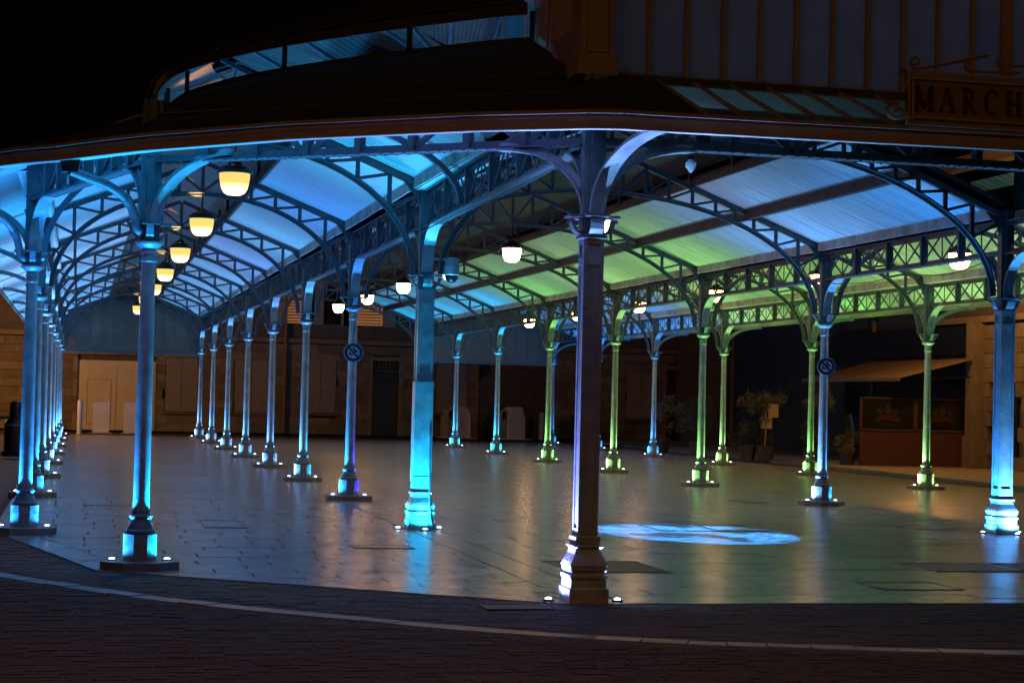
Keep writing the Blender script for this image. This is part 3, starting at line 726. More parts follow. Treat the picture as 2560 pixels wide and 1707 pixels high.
# ------------------------------------------------------------------ front canopy: fascia, soffit, slates over the canted corner
fp = [(-1.85, 23.7, 3.95), (-1.28, 19.6, 3.90), (-.62, 17.95, 3.82), (-.25, 17.32, 3.79), (.05, 16.95, 3.80), (.46, 16.62, 3.83), (1.67, 15.75, 3.885), (3.07, 14.78, 3.905), (3.95, 14.26, 3.905), (4.22, 14.18, 3.905), (4.55, 14.18, 3.905), (13.6, 14.18, 3.96)]
cr_ = thing('front_canopy', 'brown painted fascia and dark slates wrapping the canted front of the hall', 'canopy')
fb = MB(); fs = MB(); FH = .118
for k, ((x, y, z), (x2, y2, z2)) in enumerate(zip(fp[:-1], fp[1:])):
    d = Vector((x2-x, y2-y, 0)).normalized(); n = Vector((d.y, -d.x, 0))*-1     # inward
    fb.add([(x, y, z), (x2, y2, z2), (x2+n.x*.03, y2+n.y*.03, z2), (x+n.x*.03, y+n.y*.03, z), (x, y, z+FH), (x2, y2, z2+FH), (x2+n.x*.03, y2+n.y*.03, z2+FH), (x+n.x*.03, y+n.y*.03, z+FH)], MB.BF)
    fb.add([(x-n.x*.05, y-n.y*.05, z+FH), (x2-n.x*.05, y2-n.y*.05, z2+FH), (x2+n.x*.06, y2+n.y*.06, z2+FH), (x+n.x*.06, y+n.y*.06, z+FH), (x-n.x*.05, y-n.y*.05, z+FH+.03), (x2-n.x*.05, y2-n.y*.05, z2+FH+.03), (x2+n.x*.06, y2+n.y*.06, z2+FH+.03), (x+n.x*.06, y+n.y*.06, z+FH+.03)], MB.BF)
    fs.add([(x+n.x*.03, y+n.y*.03, z+.012), (x+n.x*.28, y+n.y*.28, z+.03), (x2+n.x*.28, y2+n.y*.28, z2+.03), (x2+n.x*.03, y2+n.y*.03, z2+.012), (x+n.x*.03, y+n.y*.03, z+.03), (x+n.x*.28, y+n.y*.28, z+.045), (x2+n.x*.28, y2+n.y*.28, z2+.045), (x2+n.x*.03, y2+n.y*.03, z2+.03)], MB.BF)
part('fascia', fb, FASC, cr_); part('gutter_soffit', fs, SOFF, cr_)
# lantern edge over the canted corner: a curved line of posts and eaves
zq = 5.12
LC = cat([(4.13, 17.0), (3.82, 17.27), (3.12, 18.05), (2.69, 18.6), (2.03, 19.52), (1.5, 20.5), (1.12, 21.55), (.98, 22.6), (.95, 23.3)], 3)
LR = cat([(4.13, 18.3), (3.6, 18.35), (3.03, 18.55), (2.78, 19.1), (2.19, 20.35), (1.75, 21.3), (1.5, 22.2), (1.5, 23.0), (1.75, 23.9)], 3)     # ridge of its roof
def lcat(P, u): f = u*(len(P)-1); i = min(int(f), len(P)-2); return lerp(P[i], P[i+1], f-i)
def topring(k):
    x, y, z = fp[k]
    t = max(0, min(1, ((4.2-x)/5.2))); q = lcat(LC, t); return (q[0], q[1], zq)
sl = MB(); ce = MB()
for k in range(0, 9):
    a = fp[k]; b = fp[k+1]; ta, tb = topring(k), topring(k+1)
    A4 = (a[0], a[1], a[2]+FH+.03); B4 = (b[0], b[1], b[2]+FH+.03)
    for u0, u1, off in ((0, .25, .0), (.25, .5, .012), (.5, .75, .024), (.75, 1, .036)):
        q = [lerp(A4, ta, u0), lerp(B4, tb, u0), lerp(B4, tb, u1), lerp(A4, ta, u1)]
        sl.slab([(x, y, z+off+(0 if i < 2 else -.01)) for i, (x, y, z) in enumerate(q)], .03)
    if k < 8:
        c0 = (a[0]*.8+.2*ta[0], a[1]*.8+.2*ta[1], a[2]+.10+.2*(ta[2]-a[2])); d0 = (b[0]*.8+.2*tb[0], b[1]*.8+.2*tb[1], b[2]+.10+.2*(tb[2]-b[2]))
        ce.slab([(a[0], a[1], a[2]+.08), (b[0], b[1], b[2]+.08), (tb[0], tb[1], tb[2]-.08), (ta[0], ta[1], ta[2]-.08)], .02)
part('outer_slates', sl, SLATE, cr_); part('canted_ceiling', ce, CEIL1, cr_)
# cyan ceiling piece in front of the first left truss, right-hand slope
pf = panel_mesh('ceiling_panel', CEIL2, h1-.19, .90, 4.1, h1, .10, .012, .003)
ob('ceiling_panel', pf, tr1, loc=(0, 19.25, 0))
# left slope in front of the first truss
pl = MB(); pl.slab([(RX[0]+.18, 22.6, zf1(h1-.18)+.08), (.95, 22.6, zf1(.9)+.08), (.95, 23.4, zf1(.9)+.08), (RX[0]+.18, 23.4, zf1(h1-.18)+.08)], .03)
part('front_ceiling_strip', pl, CEIL1, cr_)
# canted lantern: posts, roof and slatted ceiling seen through its long slot
ln = thing('canted_lantern', 'raised slatted lantern above the canted roof, a blue lit slot under its eaves', 'roof lantern')
zo = zq+.27
def off(P, i, d, z):      # point of a plan curve pushed outward by d
    p, q = P[max(i-1, 0)], P[min(i+1, len(P)-1)]; v = Vector((q[0]-p[0], q[1]-p[1], 0)).normalized()
    return (P[i][0]-v.y*-d*-1, P[i][1]+v.x*-d*-1, z)
NL = len(LC)
cb2, fb2, ceil2, rs2 = MB(), MB(), MB(), MB()
for i in range(NL-1):
    cb2.bar((*LC[i], zq), (*LC[i+1], zq), .05, .10); 
    a0, a1 = off(LC, i, .14, zo), off(LC, i+1, .14, zo)
    fb2.bar((a0[0], a0[1], zo+.03), (a1[0], a1[1], zo+.03), .03, .12)
    r0, r1 = LR[i], LR[i+1]
    ceil2.slab([(a0[0], a0[1], zo+.01), (a1[0], a1[1], zo+.01), (*r1, 5.74), (*r0, 5.74)], .02)
    b0, b1 = off(LC, i, .20, zo), off(LC, i+1, .20, zo)
    for u0, u1, o_ in ((0, .5, .0), (.5, 1, .012)):
        q = [(b0[0], b0[1], zo+.10), (b1[0], b1[1], zo+.10), (*r1, 5.83), (*r0, 5.83)]
        rs2.slab([tuple(Vector(lerp(q[0], q[3], u0))+Vector((0, 0, o_))), tuple(Vector(lerp(q[1], q[2], u0))+Vector((0, 0, o_))), lerp(q[1], q[2], u1), lerp(q[0], q[3], u1)], .02)
    # far slope behind the ridge, seen from inside through the slot
    f0, f1 = off(LR, i, -1.0, 0), off(LR, i+1, -1.0, 0)
    if i < 17:
        nb = 4
        for k in range(nb):
            u0, u1 = k/nb, (k+.9)/nb
            ceil2.slab([(*lerp(r0, r1, u0), 5.74), (*lerp(r0, r1, u1), 5.74), (*lerp(f0[:2], f1[:2], u1), 5.36), (*lerp(f0[:2], f1[:2], u0), 5.36)], .02)
    if i % 3 == 0 and i < NL-4: part('rafter', MB().bar((*off(LR, i, -.05, 5.70)[:2], 5.70), (*off(LR, i, -1.0, 0)[:2], 5.31), .035, .05), IRON2, ln)
    if i in (0, 6, 12, 18, 22): part('lantern_post', MB().box(-.025, .025, -.025, .025, 0, .30), TIMB, ln, loc=(*LC[i], zq))
part('curb', cb2, TIMB, ln); part('lantern_fascia', fb2, TIMB, ln); part('lantern_ceiling', ceil2, LATH, ln); part('roof_slates', rs2, SLATE, ln)
part('inner_wall', MB().box(3.72, 4.16, 19.2, 19.25, 4.9, 5.7), SOFF, ln)
lv = MB()
for k in range(6): lv.bar((.93, 23.3, zq-.02+.045*k), (.93, 29.5, zq-.02+.045*k), .03, .03)
part('louvre', lv, LATH, ln)
# stub post and curved rib of the canted corner, standing on the long girder
sp_ = thing('corner_strut', 'dark upright strut on the long girder between the two square pillars', 'strut', (RX[1], 20.9, 0))
part('upright', MB().box(-.09, .09, -.09, .09, GT, 5.0), IRON2, sp_)
part('rib', MB().curve([(-2.4+2.3*sin(t), 0, 3.95+.95*cos(t)) for t in [pi/2*k/14 for k in range(15)]], (0, 1, 0), .1, .06), IRON2, sp_)

# ------------------------------------------------------------------ glass pavilion over the middle front bay
pv = thing('glass_pavilion', 'tall glazed pavilion rising above the front corner of the hall', 'pavilion', (AC[1], (E_[1]+Y0)/2, 0))
ox, oy = pv.location.x, pv.location.y
def pbox(n, x0, x1, y0, y1, z0, z1, m): return part(n, MB().box(x0-ox, x1-ox, y0-oy, y1-oy, z0, z1), m, pv)
XL, XR, YF, ZW, ZR = 4.18, 12.75, 15.2, 4.50, 8.2
cp = MB().box(XL-.08-ox, XL+.22-ox, YF-.08-oy, YF+.22-oy, ZW+.12, ZR)
cp.box(XL-.02-ox, XL+.16-ox, YF-.095-oy, YF-.08-oy, ZW+.2, ZR); cp.box(XL-.11-ox, XL+.25-ox, YF-.11-oy, YF+.25-oy, ZW, ZW+.14)
part('corner_pilaster', cp, FASC, pv)
nw = 24; pw_ = (XR-XL-.4)/nw
for k in range(nw+1):
    x = XL+.22+k*pw_; wd = .055 if k == 11 or k == 12 else .018
    pbox('glazing_bar', x-wd, x+wd, YF-.03, YF+.05, ZW+.03, ZR, FASC if k not in (12,) else TIMB)
    if k < nw: pbox('pane', x+.018, x+pw_-.018, YF+.0, YF+.012, ZW+.03, ZR, GLASSR)
pbox('sill', XL-.08, XR, YF-.06, YF+.06, ZW-.05, ZW+.03, TIMB)
for k in range(8):
    y = YF+.25+k*1.0
    pbox('side_pane' if k > 1 else 'side_board', XL, XL+.012, y+.03, y+.97, ZW+.5, ZR, GLASSR if k > 1 else SIDEB); pbox('side_bar', XL-.03, XL+.04, y-.03, y+.03, ZW, ZR, FASC)
pbox('side_wall', XL-.02, XL+.05, YF+.25, Y0, ZW, ZW+.5, FASC)
pbox('back_wall', XL, XR, Y0-.08, Y0-.02, 5.9, ZR, TIMB); pbox('right_wall', XR-.05, XR, YF, Y0, ZW, ZR, TIMB)
lb = MB()
for k in range(34): lb.box(XL-ox, XR-ox, YF+k*.243-oy, YF+k*.243+.215-oy, ZR, ZR+.03)
part('ceiling_boards', lb, LATH, pv, kind='stuff'); pbox('roof', XL-.3, XR+.3, YF-.3, Y0+.3, ZR+.05, ZR+.12, SLATE)
# glass lean-to strip between the fascia and the glazed wall
ls = thing('glass_leanto', 'sloping strip of greenish glass panes above the right-hand fascia', 'glass roof')
for k in range(20):
    x = 4.92+k*pw_; zt, zb = ZW-.02, 4.06
    if x < XR-.3:
        part('pane', MB().slab([(x+.02, 14.2, zb), (x+pw_-.02, 14.2, zb), (x+pw_-.02-.12, 15.14, zt), (x+.02-.12, 15.14, zt)], .008), GLASSG, ls)
        part('glazing_bar', MB().bar((x, 14.18, zb+.005), (x-.12, 15.14, zt+.005), .035, .035), FASC, ls)
hip = MB().slab([(3.95, 14.24, 4.065), (4.9, 14.18, 4.065), (4.78, 15.14, ZW), (4.2, 15.14, ZW), (4.05, 16.5, 4.62)], .04)
part('slate_hip', hip, SLATE, ls)

# ------------------------------------------------------------------ MARCHE sign
sg = thing('market_sign', 'brown board lettered MARCHÉ with wrought iron scrolls, above the right fascia', 'sign', (0, 14.12, 0))
part('board', MB().box(6.70, 8.12, 0, .03, 4.10, 4.50), SIGNP, sg)
fr = MB()
for z in (4.085, 4.14, 4.47, 4.52): fr.box(6.66, 8.16, -.022, .0, z-.012, z+.012)
for x in (6.68, 6.715, 8.105, 8.14): fr.box(x-.01, x+.01, -.02, .0, 4.073, 4.532)
part('frame', fr, FASC, sg)
def stroke(mb, pts, w): 
    for p, q in zip(pts[:-1], pts[1:]): mb.bar((p[0], -.006, p[1]), (q[0], -.006, q[1]), .01, w, (0, 0, 1)) if abs(p[0]-q[0]) > 1e-6 or True else None
def letter(ch, x, z=4.195, h=.215):
    mb = MB(); T, t = .034, .014
    P = lambda u, v: (x+u, z+v*h)
    def ser(u, v, w=.05): mb.box(x+u-w/2, x+u+w/2, -.011, -.001, z+v*h-(.0 if v == 0 else .01), z+v*h+(.01 if v == 0 else 0))
    def v_(u, w, a=0, b=1): mb.box(x+u-w/2, x+u+w/2, -.011, -.001, z+a*h, z+b*h)
    if ch == 'M':
        v_(.02, t); v_(.145, T); stroke(mb, [P(.02, .98), P(.085, .12)], T*.9); stroke(mb, [P(.085, .1), P(.145, .98)], t); ser(.02, 0); ser(.145, 0, .06); ser(.015, 1, .04); ser(.15, 1, .04)
    if ch in 'A':
        stroke(mb, [P(.01, .02), P(.065, .98)], t); stroke(mb, [P(.065, .98), P(.125, .02)], T); stroke(mb, [P(.035, .35), P(.1, .35)], t); ser(.01, 0, .04); ser(.125, 0, .055)
    if ch == 'R':
        v_(.025, T); ar = [P(.025+.07*sin(a), .745+.235*cos(a)) for a in [pi*k/10 for k in range(11)]]; stroke(mb, ar, .022); stroke(mb, [P(.05, .5), P(.11, .02)], T*.85); ser(.025, 0); ser(.12, 0, .035); ser(.02, 1, .05)
    if ch == 'C':
        stroke(mb, [P(.07+.06*cos(a), .5+.48*sin(a)) for a in [pi*.25+1.5*pi*k/16 for k in range(17)]], .024); v_(.112, t, .72, .95); v_(.022, .02, .3, .7)
    if ch == 'H':
        v_(.025, T); v_(.12, T); stroke(mb, [P(.02, .5), P(.12, .5)], t)
        for u in (.025, .12): ser(u, 0); ser(u, 1)
    if ch == 'É':
        v_(.025, T); stroke(mb, [P(.02, .97), P(.1, .97)], t); stroke(mb, [P(.02, .5), P(.085, .5)], t); stroke(mb, [P(.02, .03), P(.1, .03)], t); stroke(mb, [P(.05, 1.06), P(.09, 1.18)], t)
    return mb
lx = 6.74
for ch, adv in zip('MARCHÉ', (.225, .21, .20, .20, .21, .2)):
    part('letter', letter(ch, lx), SIGNL, sg); lx += adv
def spiral(cx, cz, r0, turns, a0, sgn=1, n=26):
    return [(cx+r0*(1-.8*k/n)*cos(a0+sgn*turns*2*pi*k/n), -.01, cz+r0*(1-.8*k/n)*sin(a0+sgn*turns*2*pi*k/n)) for k in range(n+1)]
part('scroll', MB().tube([(7.4, -.01, 4.70), (7.0, -.01, 4.60), (6.8, -.01, 4.55)]+spiral(6.74, 4.60, .06, 1.3, -.7, -1), .015, 6), SIGNS, sg, True)
part('scroll', MB().tube(spiral(7.22, 4.60, .045, 1.3, -1.2, -1)[::-1]+[(7.4, -.01, 4.56), (7.7, -.01, 4.57)], .013, 6), SIGNS, sg, True)
part('scroll', MB().tube(spiral(7.52, 4.655, .05, 1.3, -1.2, -1)[::-1]+[(7.62, -.01, 4.62), (7.8, -.01, 4.64)], .013, 6), SIGNS, sg, True)
part('scroll', MB().tube(spiral(6.62, 4.50, .04, 1.2, 0, 1)[::-1]+[(6.64, -.01, 4.42), (6.665, -.01, 4.36)], .013, 6), SIGNS, sg, True)
part('scroll', MB().tube([(6.665, -.01, 4.36), (6.66, -.01, 4.22)]+spiral(6.55, 4.20, .10, 1.2, .1, -1), .016, 6), SIGNS, sg, True)

# ------------------------------------------------------------------ hanging lamps
bowl = [(.02, -.27), (.09, -.268), (.13, -.245), (.165, -.19), (.187, -.10), (.193, -.02), (.195, 0)]
M_BY = MB().lathe(bowl, 20).mesh('glass_bowl', BOWLY, True); M_BW = MB().lathe(bowl, 20).mesh('glass_bowl', BOWLW, True)
M_HOOD = MB().lathe([(.225, 0), (.225, .045), (.19, .055), (.18, .08), (.10, .11), (.08, .15), (.03, .17)], 20).mesh('hood', BLACKM, True)
def lamp(x, y, zb, ztop, label, yellow, pw, gname):
    t = thing('hanging_lamp', label, 'lamp', (x, y, zb+.27), gname)
    ob('glass_bowl', M_BY if yellow else M_BW, t); ob('hood', M_HOOD, t)
    part('stem', MB().lathe([(.018, .17), (.018, ztop-zb-.27)], 8), BLACKM, t)
    light('SPOT', 'lamp_glow', (0, 0, -.31), pw*3.2, (1, .62, .28) if yellow else (1, .70, .42), t, .10, 156, .5, (0, 0, -1))
    light('SPOT', 'lamp_up_glow', (-.05, .0, .24), pw*(5.5 if yellow else .2), (1, .45, .12), t, .03, 64, .4, (-.25, -.2, 1))
for i in range(7):
    lamp(AC[0], YI[i], 4.20, 4.89, f'glowing yellow hanging lamp in the left aisle, {ORD[i]} from the front', True, 26, 'yellow lamps down the left aisle')
    if i: lamp(AC[1], YI[i], 4.48, 5.26, f'glowing white hanging lamp in the middle aisle, {ORD[i-1]} from the front', False, 48, 'white lamps down the middle aisle')
    if i: lamp(AC[2], YI[i], 4.20, 4.89, f'glowing hanging lamp in the right aisle among the green lit trusses, {ORD[i-1]} from the front', False, 30, 'lamps down the right aisle')

# ------------------------------------------------------------------ fittings
# drain pipes curving from the gutter to the two front round columns
def drain(path, label):
    t = thing('drain_pipe', label, 'drainpipe', path[0])
    P = cat([tuple(Vector(p)-Vector(path[0])) for p in path], 6)
    part('pipe', MB().tube(P, .045, 10), IRON, t, True)
    part('hopper', MB().sq([(.07, -.02), (.10, .12), (.10, .14)]), BLACKM, t)
    k = len(P)//2; dv = (Vector(P[k+1])-Vector(P[k])).normalized()*.03
    part('collar', MB().tube([Vector(P[k])-dv, Vector(P[k])+dv], .053, 10), IRON, t)
drain([(-.14, 17.45, 3.72), (.0, 17.55, 3.68), (.22, 17.7, 3.62), (.40, 17.83, 3.50), (.47, 17.88, 3.36), (.50, 17.9, 3.24), (.58, 17.96, 3.22)], 'fat curved drainpipe running from the gutter to the nearest round column')
drain([(-1.35, 21.4, 3.80), (-1.15, 21.6, 3.74), (-.92, 21.9, 3.65), (-.78, 22.1, 3.5), (-.72, 22.17, 3.3), (-.68, 22.2, 3.22), (-.6, 22.27, 3.2)], 'curved drainpipe at the far left edge beside the outer blue column')
# unlit teardrop lamp on the bracket end
td = thing('teardrop_lamp', 'small unlit teardrop glass lamp hanging right of the nearest pillar', 'lamp', (5.13, 15.15, 3.86))
part('cap', MB().lathe([(.025, -.04), (.03, 0)], 10), BLACKM, td); part('glass', MB().lathe([(.004, -.155), (.02, -.14), (.045, -.095), (.05, -.07), (.028, -.04)], 14), TEAR, td, True)
cc = thing('dome_camera', 'white dome security camera beside the cyan square pillar capital', 'camera', (RX[1]+.34, 23.4, 3.36))
part('housing', MB().lathe([(.05, .16), (.085, .15), (.09, .06), (.105, .05), (.105, -.06), (.095, -.07)], 18), WHITEP, cc, True); part('dome', MB().lathe([(.005, -.17), (.05, -.155), (.085, -.11), (.092, -.07)], 18), BLACKM, cc, True)
part('arm', MB().box(-.26, 0, -.02, .02, .12, .15), WHITEP, cc)
for (r, i, lb) in ((1, 1, 'blue ringed circular prohibition sign with a diagonal slash on the blue and violet lit column'), (2, 1, 'blue ringed circular prohibition sign with a diagonal slash on the pale blue lit column')):
    s = thing('round_sign', lb, 'sign', (RX[r], YI[i]-.10, 2.40), 'round signs on columns', rz=-.14 if r == 1 else -.2)
    disc = lambda ra, y0, y1, n=36: MB().add([(ra*cos(2*pi*k/n), y0, ra*sin(2*pi*k/n)) for k in range(n)]+[(ra*cos(2*pi*k/n), y1, ra*sin(2*pi*k/n)) for k in range(n)], [tuple(range(n)), tuple(range(2*n-1, n-1, -1))]+[(k, n+k, n+(k+1) % n, (k+1) % n) for k in range(n)])
    part('rim', disc(.158, -.004, .006), SIGNW, s); part('ring', disc(.148, -.008, .0), NAVY, s); part('white_disc', disc(.098, -.011, -.002), SIGNW, s)
    part('slash', MB().bar((-.075, -.013, .075), (.075, -.013, -.075), .004, .036), NAVY, s)
    def poly(ps): 
        n = len(ps); return MB().add([(x, -.0145, z) for x, z in ps]+[(x, -.0115, z) for x, z in ps], [tuple(range(n)), tuple(range(2*n-1, n-1, -1))])
    part('symbol', poly([(-.02, .075), (.0, .085), (.088, .0), (.03, .002), (.005, .03)][::-1]), BLACKM, s)
    part('symbol', poly([(-.075, -.045), (.005, -.045), (-.005, -.025), (-.04, -.02), (-.055, .015), (-.07, .01)]), BLACKM, s)
# pattern projector under the first wide truss
pj = thing('pattern_projector', 'small black projector hung under the first wide truss, casting a blue disc', 'projector', (7.95, 23.0, 5.12))
part('body', MB().lathe([(.09, -.02), (.10, .0), (.10, .22), (.05, .26)], 14), BLACKM, pj, True); part('yoke', MB().bar((0, 0, .2), (.12, .36, .26), .03, .03), BLACKM, pj)
gl = light('SPOT', 'projector_beam', (0, 0, -.04), 15000, (.05, .34, 1), pj, .01, 46, .02)
gl.data.use_nodes = True
nt = gl.data.node_tree; N = nt.nodes; L = nt.links; em = N['Emission'] if 'Emission' in N else N.new('ShaderNodeEmission')
tc = N.new('ShaderNodeTexCoord'); sp = N.new('ShaderNodeSeparateXYZ'); L.new(tc.outputs['Normal'], sp.inputs[0])
def mth(op, a, b=None, v=None):
    n = N.new('ShaderNodeMath'); n.operation = op
    L.new(a, n.inputs[0]) if not isinstance(a, float) else setattr(n.inputs[0], 'default_value', a)
    if b is not None:
        if isinstance(b, float): n.inputs[1].default_value = b
        else: L.new(b, n.inputs[1])
    return n.outputs[0]
dx = mth('DIVIDE', sp.outputs['X'], sp.outputs['Z']); dy = mth('DIVIDE', sp.outputs['Y'], sp.outputs['Z'])
ex = mth('DIVIDE', dx, 1.32/5.1); ey = mth('DIVIDE', dy, 1.85/5.1)
rr = mth('SQRT', mth('ADD', mth('MULTIPLY', ex, ex), mth('MULTIPLY', ey, ey)))
mrk = N.new('ShaderNodeMapRange'); mrk.inputs['From Min'].default_value = 1.0; mrk.inputs['From Max'].default_value = .86
L.new(rr, mrk.inputs['Value']); mask = mrk.outputs[0]
cmb = N.new('ShaderNodeCombineXYZ'); L.new(ex, cmb.inputs[0]); L.new(ey, cmb.inputs[1])
nz = N.new('ShaderNodeTexNoise'); nz.inputs['Scale'].default_value = 1.6; nz.inputs['Detail'].default_value = 2; L.new(cmb.outputs[0], nz.inputs['Vector'])
wv = N.new('ShaderNodeTexWave'); wv.wave_type = 'RINGS'; wv.inputs['Scale'].default_value = 5.0; wv.inputs['Distortion'].default_value = 11; wv.inputs['Detail'].default_value = 4; wv.inputs['Detail Scale'].default_value = 1.6; L.new(cmb.outputs[0], wv.inputs['Vector'])
patch = mth('GREATER_THAN', nz.outputs['Fac'], .47); line = mth('POWER', wv.outputs['Fac'], 2.2)
inner = mth('ADD', mth('MULTIPLY', mth('MULTIPLY', patch, line), 1.7), .10)
rim = mth('MULTIPLY', mth('GREATER_THAN', rr, .93), .7)
L.new(mth('MULTIPLY', mth('ADD', inner, rim), mask), em.inputs['Strength'])

# ------------------------------------------------------------------ far stone building
YW = 77.6
fb_ = thing('stone_building', 'long low stone building closing the square behind the hall', 'building', (10, YW, 0))
def fpart(n, x0, x1, y0, y1, z0, z1, m, par=None):
    base = fb_.location if par is None else Vector((10+par.location.x, YW+par.location.y, par.location.z))
    return part(n, MB().box(x0-base.x, x1-base.x, y0-base.y, y1-base.y, z0-base.z, z1-base.z), m, par or fb_)
fpart('wall', -14, 27.5, YW+.12, YW+8, 0, 8.4, WALLM)
fpart('upper_wall', -14, 27.5, YW-.02, YW+.12, 4.05, 8.4, PLAST)
fpart('cornice', -14, 27.5, YW-.14, YW-.02, 3.86, 4.05, STONEW[1]); fpart('roof', -14.5, 28, YW-.5, YW+8, 8.4, 8.6, SLATE)
holes = [(-.06, 3.15, 0, 2.95), (3.5, 4.85, .85, 3.1), (6.35, 7.8, .85, 3.1), (9.3, 10.65, .92, 3.15), (12.2, 13.35, 0, 3.2), (14.95, 16.35, 1.0, 3.15), (16.85, 19.9, 0, 3.15), (23.5, 24.9, .98, 3.1), (25.35, 26.45, 0, 3.2)]
stones = []
z = .02; k = 0
while z < 3.8:
    h = .345; x = -5.2-(.4 if k % 2 else 0)
    while x < 27.3:
        l = random.uniform(.72, 1.25); a, b = x, min(x+l, 27.4)
        segs = [(a, b)]
        for hx0, hx1, hz0, hz1 in holes:
            if z+h > hz0+.05 and z < hz1-.05:
                ns = []
                for p, q in segs:
                    if q <= hx0 or p >= hx1: ns.append((p, q))
                    else:
                        if p < hx0: ns.append((p, hx0))
                        if q > hx1: ns.append((hx1, q))
                segs = ns
        for p, q in segs:
            if q-p > .12: stones.append((p, q, z, z+h))
        x += l
    z += h; k += 1
random.shuffle(stones); stones.sort(key=lambda s: 0 if (s[0] < 5 or 10 < s[0] < 17) else 1)
rs = MB()
for i, (a, b, z0, z1) in enumerate(stones):
    pr = random.uniform(0, .025)
    if i < 296: part('stone', MB().box(-(b-a)/2+.008, (b-a)/2-.008, -.04, .14, .008, z1-z0-.008), random.choice(STONEW), fb_, loc=((a+b)/2-10, -pr, z0))
    else: rs.box(a-10+.008, b-10-.008, -.04-pr, .13, z0+.008, z1-.008)
if rs.v: part('stone', rs, STONEW[1], fb_, kind='stuff')
gd = fpart('garage_door', -.04, 3.12, YW+.05, YW+.11, 0.03, 2.9, WHITEW); 
for x0, x1 in ((.02, 1.52), (1.56, 3.06)): part('door_leaf', MB().box(x0-10, x1-10, .02, .05, .06, 2.86), WHITEW, gd)
wk = MB()
for (x0, x1, z0, z1) in ((.35, .37, .3, 2.1), (1.30, 1.32, .3, 2.1), (.35, 1.32, 2.1, 2.12), (.35, 1.32, .28, .3)): wk.box(x0-10, x1-10, .005, .02, z0, z1)
part('wicket_door', wk, SHUT, gd)
fpart('door_frame', -.22, -.06, YW-.06, YW+.1, 0, 3.0, SHUT)
for x0, x1, z0, z1 in [holes[1], holes[2], holes[3], holes[5], holes[7]]:
    w = fpart('window', x0, x1, YW+.08, YW+.12, z0, z1, GLASSD)
    xm = (x0+x1)/2
    for a, b in ((x0+.02, xm-.01), (xm+.01, x1-.02)):
        sm = MB().box(a-10, b-10, -.05, -.02, z0+.02, z1-.02)
        for q in range(9): sm.bar((a+.08-10, -.055, z1-.12-.07*q), (b-.08-10, -.055, z1-.12-.07*q), .02, .035)
        sm.box(a+.08-10, b-.08-10, -.058, -.05, z0+.15, z0+.18)
        part('shutter', sm, SHUT, w)
    fpart('window_sill', x0-.08, x1+.08, YW-.14, YW+.05, z0-.1, z0, STONEW[2])
for x0, x1, z0, z1 in (holes[4], holes[8]):
    dd = fpart('front_door', x0+.05, x1-.05, YW+.07, YW+.12, 0.02, z1-.45, DARKD)
    fpart('transom', x0+.05, x1-.05, YW+.06, YW+.11, z1-.42, z1-.04, GLASSD)
    gr_ = MB()
    for q in range(6): gr_.box(x0+.1+q*.16-10, x0+.115+q*.16-10, .03, .06, z1-.42, z1-.04)
    for q in range(3): gr_.box(x0+.05-10, x1-.05-10, .03, .06, z1-.4+.13*q, z1-.385+.13*q)
    part('transom_grille', gr_, SHUT, fb_)
    part('handle', MB().lathe([(.01, 1.18), (.035, 1.2), (.035, 1.24), (.01, 1.26)], 8, x1-.16-10, .04), BRASS, dd)
for (x0, x1, z0, z1) in (holes[4], holes[6], holes[8]):
    for a_, b_, c_, d_ in ((x0-.16, x0, 0, z1+.14), (x1, x1+.16, 0, z1+.14), (x0, x1, z1, z1+.16)): fpart('door_surround', a_, b_, YW-.06, YW+.1, c_, d_, STONEW[0])
for (x0, x1, z0, z1) in (holes[1], holes[2], holes[3], holes[5], holes[7]): fpart('window_lintel', x0-.12, x1+.12, YW-.05, YW+.1, z1, z1+.22, STONEW[0])
cg = fpart('carriage_gate', 16.9, 19.85, YW+.07, YW+.12, 0.02, 3.1, DARKD)
for q in range(6): part('gate_board', MB().box(16.93+q*.485-10, 17.38+q*.485-10, .04, .07, .05, 3.05), DARKD, cg)
for x in (8.42, 16.75): fpart('downpipe', x-.06, x+.06, YW-.2, YW-.06, 0.05, 7.8, COPPER)
for x, lit in ((5.6, 0), (8.9, 1), (10.2, 0), (12.0, 1), (15.2, 0), (24.0, 0)):
    w = fpart('upper_window', x-.55, x+.55, YW-.06, YW-.02, 4.7, 6.4, WARMWIN if lit else GLASSD)
    if lit:
        sm = MB()
        for q in range(13): sm.bar((x-.5-10, -.08, 4.78+.125*q), (x+.5-10, -.08, 4.78+.125*q), .02, .05)
        part('slat_blind', sm, SHUT, w)
    for s in (-1, 1): fpart('upper_shutter', *sorted((x+s*.58, x+s*1.12)), YW-.09, YW-.03, 4.65, 6.45, SHUT)

# ------------------------------------------------------------------ side building with the café terrace at right
XS = 25.7
sb = thing('side_building', 'dark building along the right side of the square, orange street light on its stones', 'building', (XS, 58, 0))
def sbox(n, x0, x1, y0, y1, z0, z1, m): return part(n, MB().box(x0-XS, x1-XS, y0-58, y1-58, z0, z1), m, sb)
sbox('wall', XS+.1, XS+8, 30, 52.2, 0, 9, PLAST); sbox('plain_wall', XS+.05, XS+8, 52.2, 77.4, 0, 9, PLAST2)
sbox('string_course', XS-.14, XS+.1, 30, 53, 4.28, 4.46, STONEW[0]); sbox('roof', XS-.5, XS+8, 29.5, 77.4, 9, 9.2, SLATE)
z = 0; k = 0; cnt = 0
while z < 4.2:
    y = 41.0-(.3 if k % 2 else 0); h = .42
    while y < 49.0:
        l = random.uniform(.6, .95)
        if not (46.9 < y+l/2 < 48.3 and z < 3.3):
            part('stone', MB().box(-.03-random.uniform(0, .025), .12, y-58+.01, y+l-58-.01, z+.01, z+h-.01), random.choice(STONEW[:2]), sb)
        y += l
    z += h; k += 1
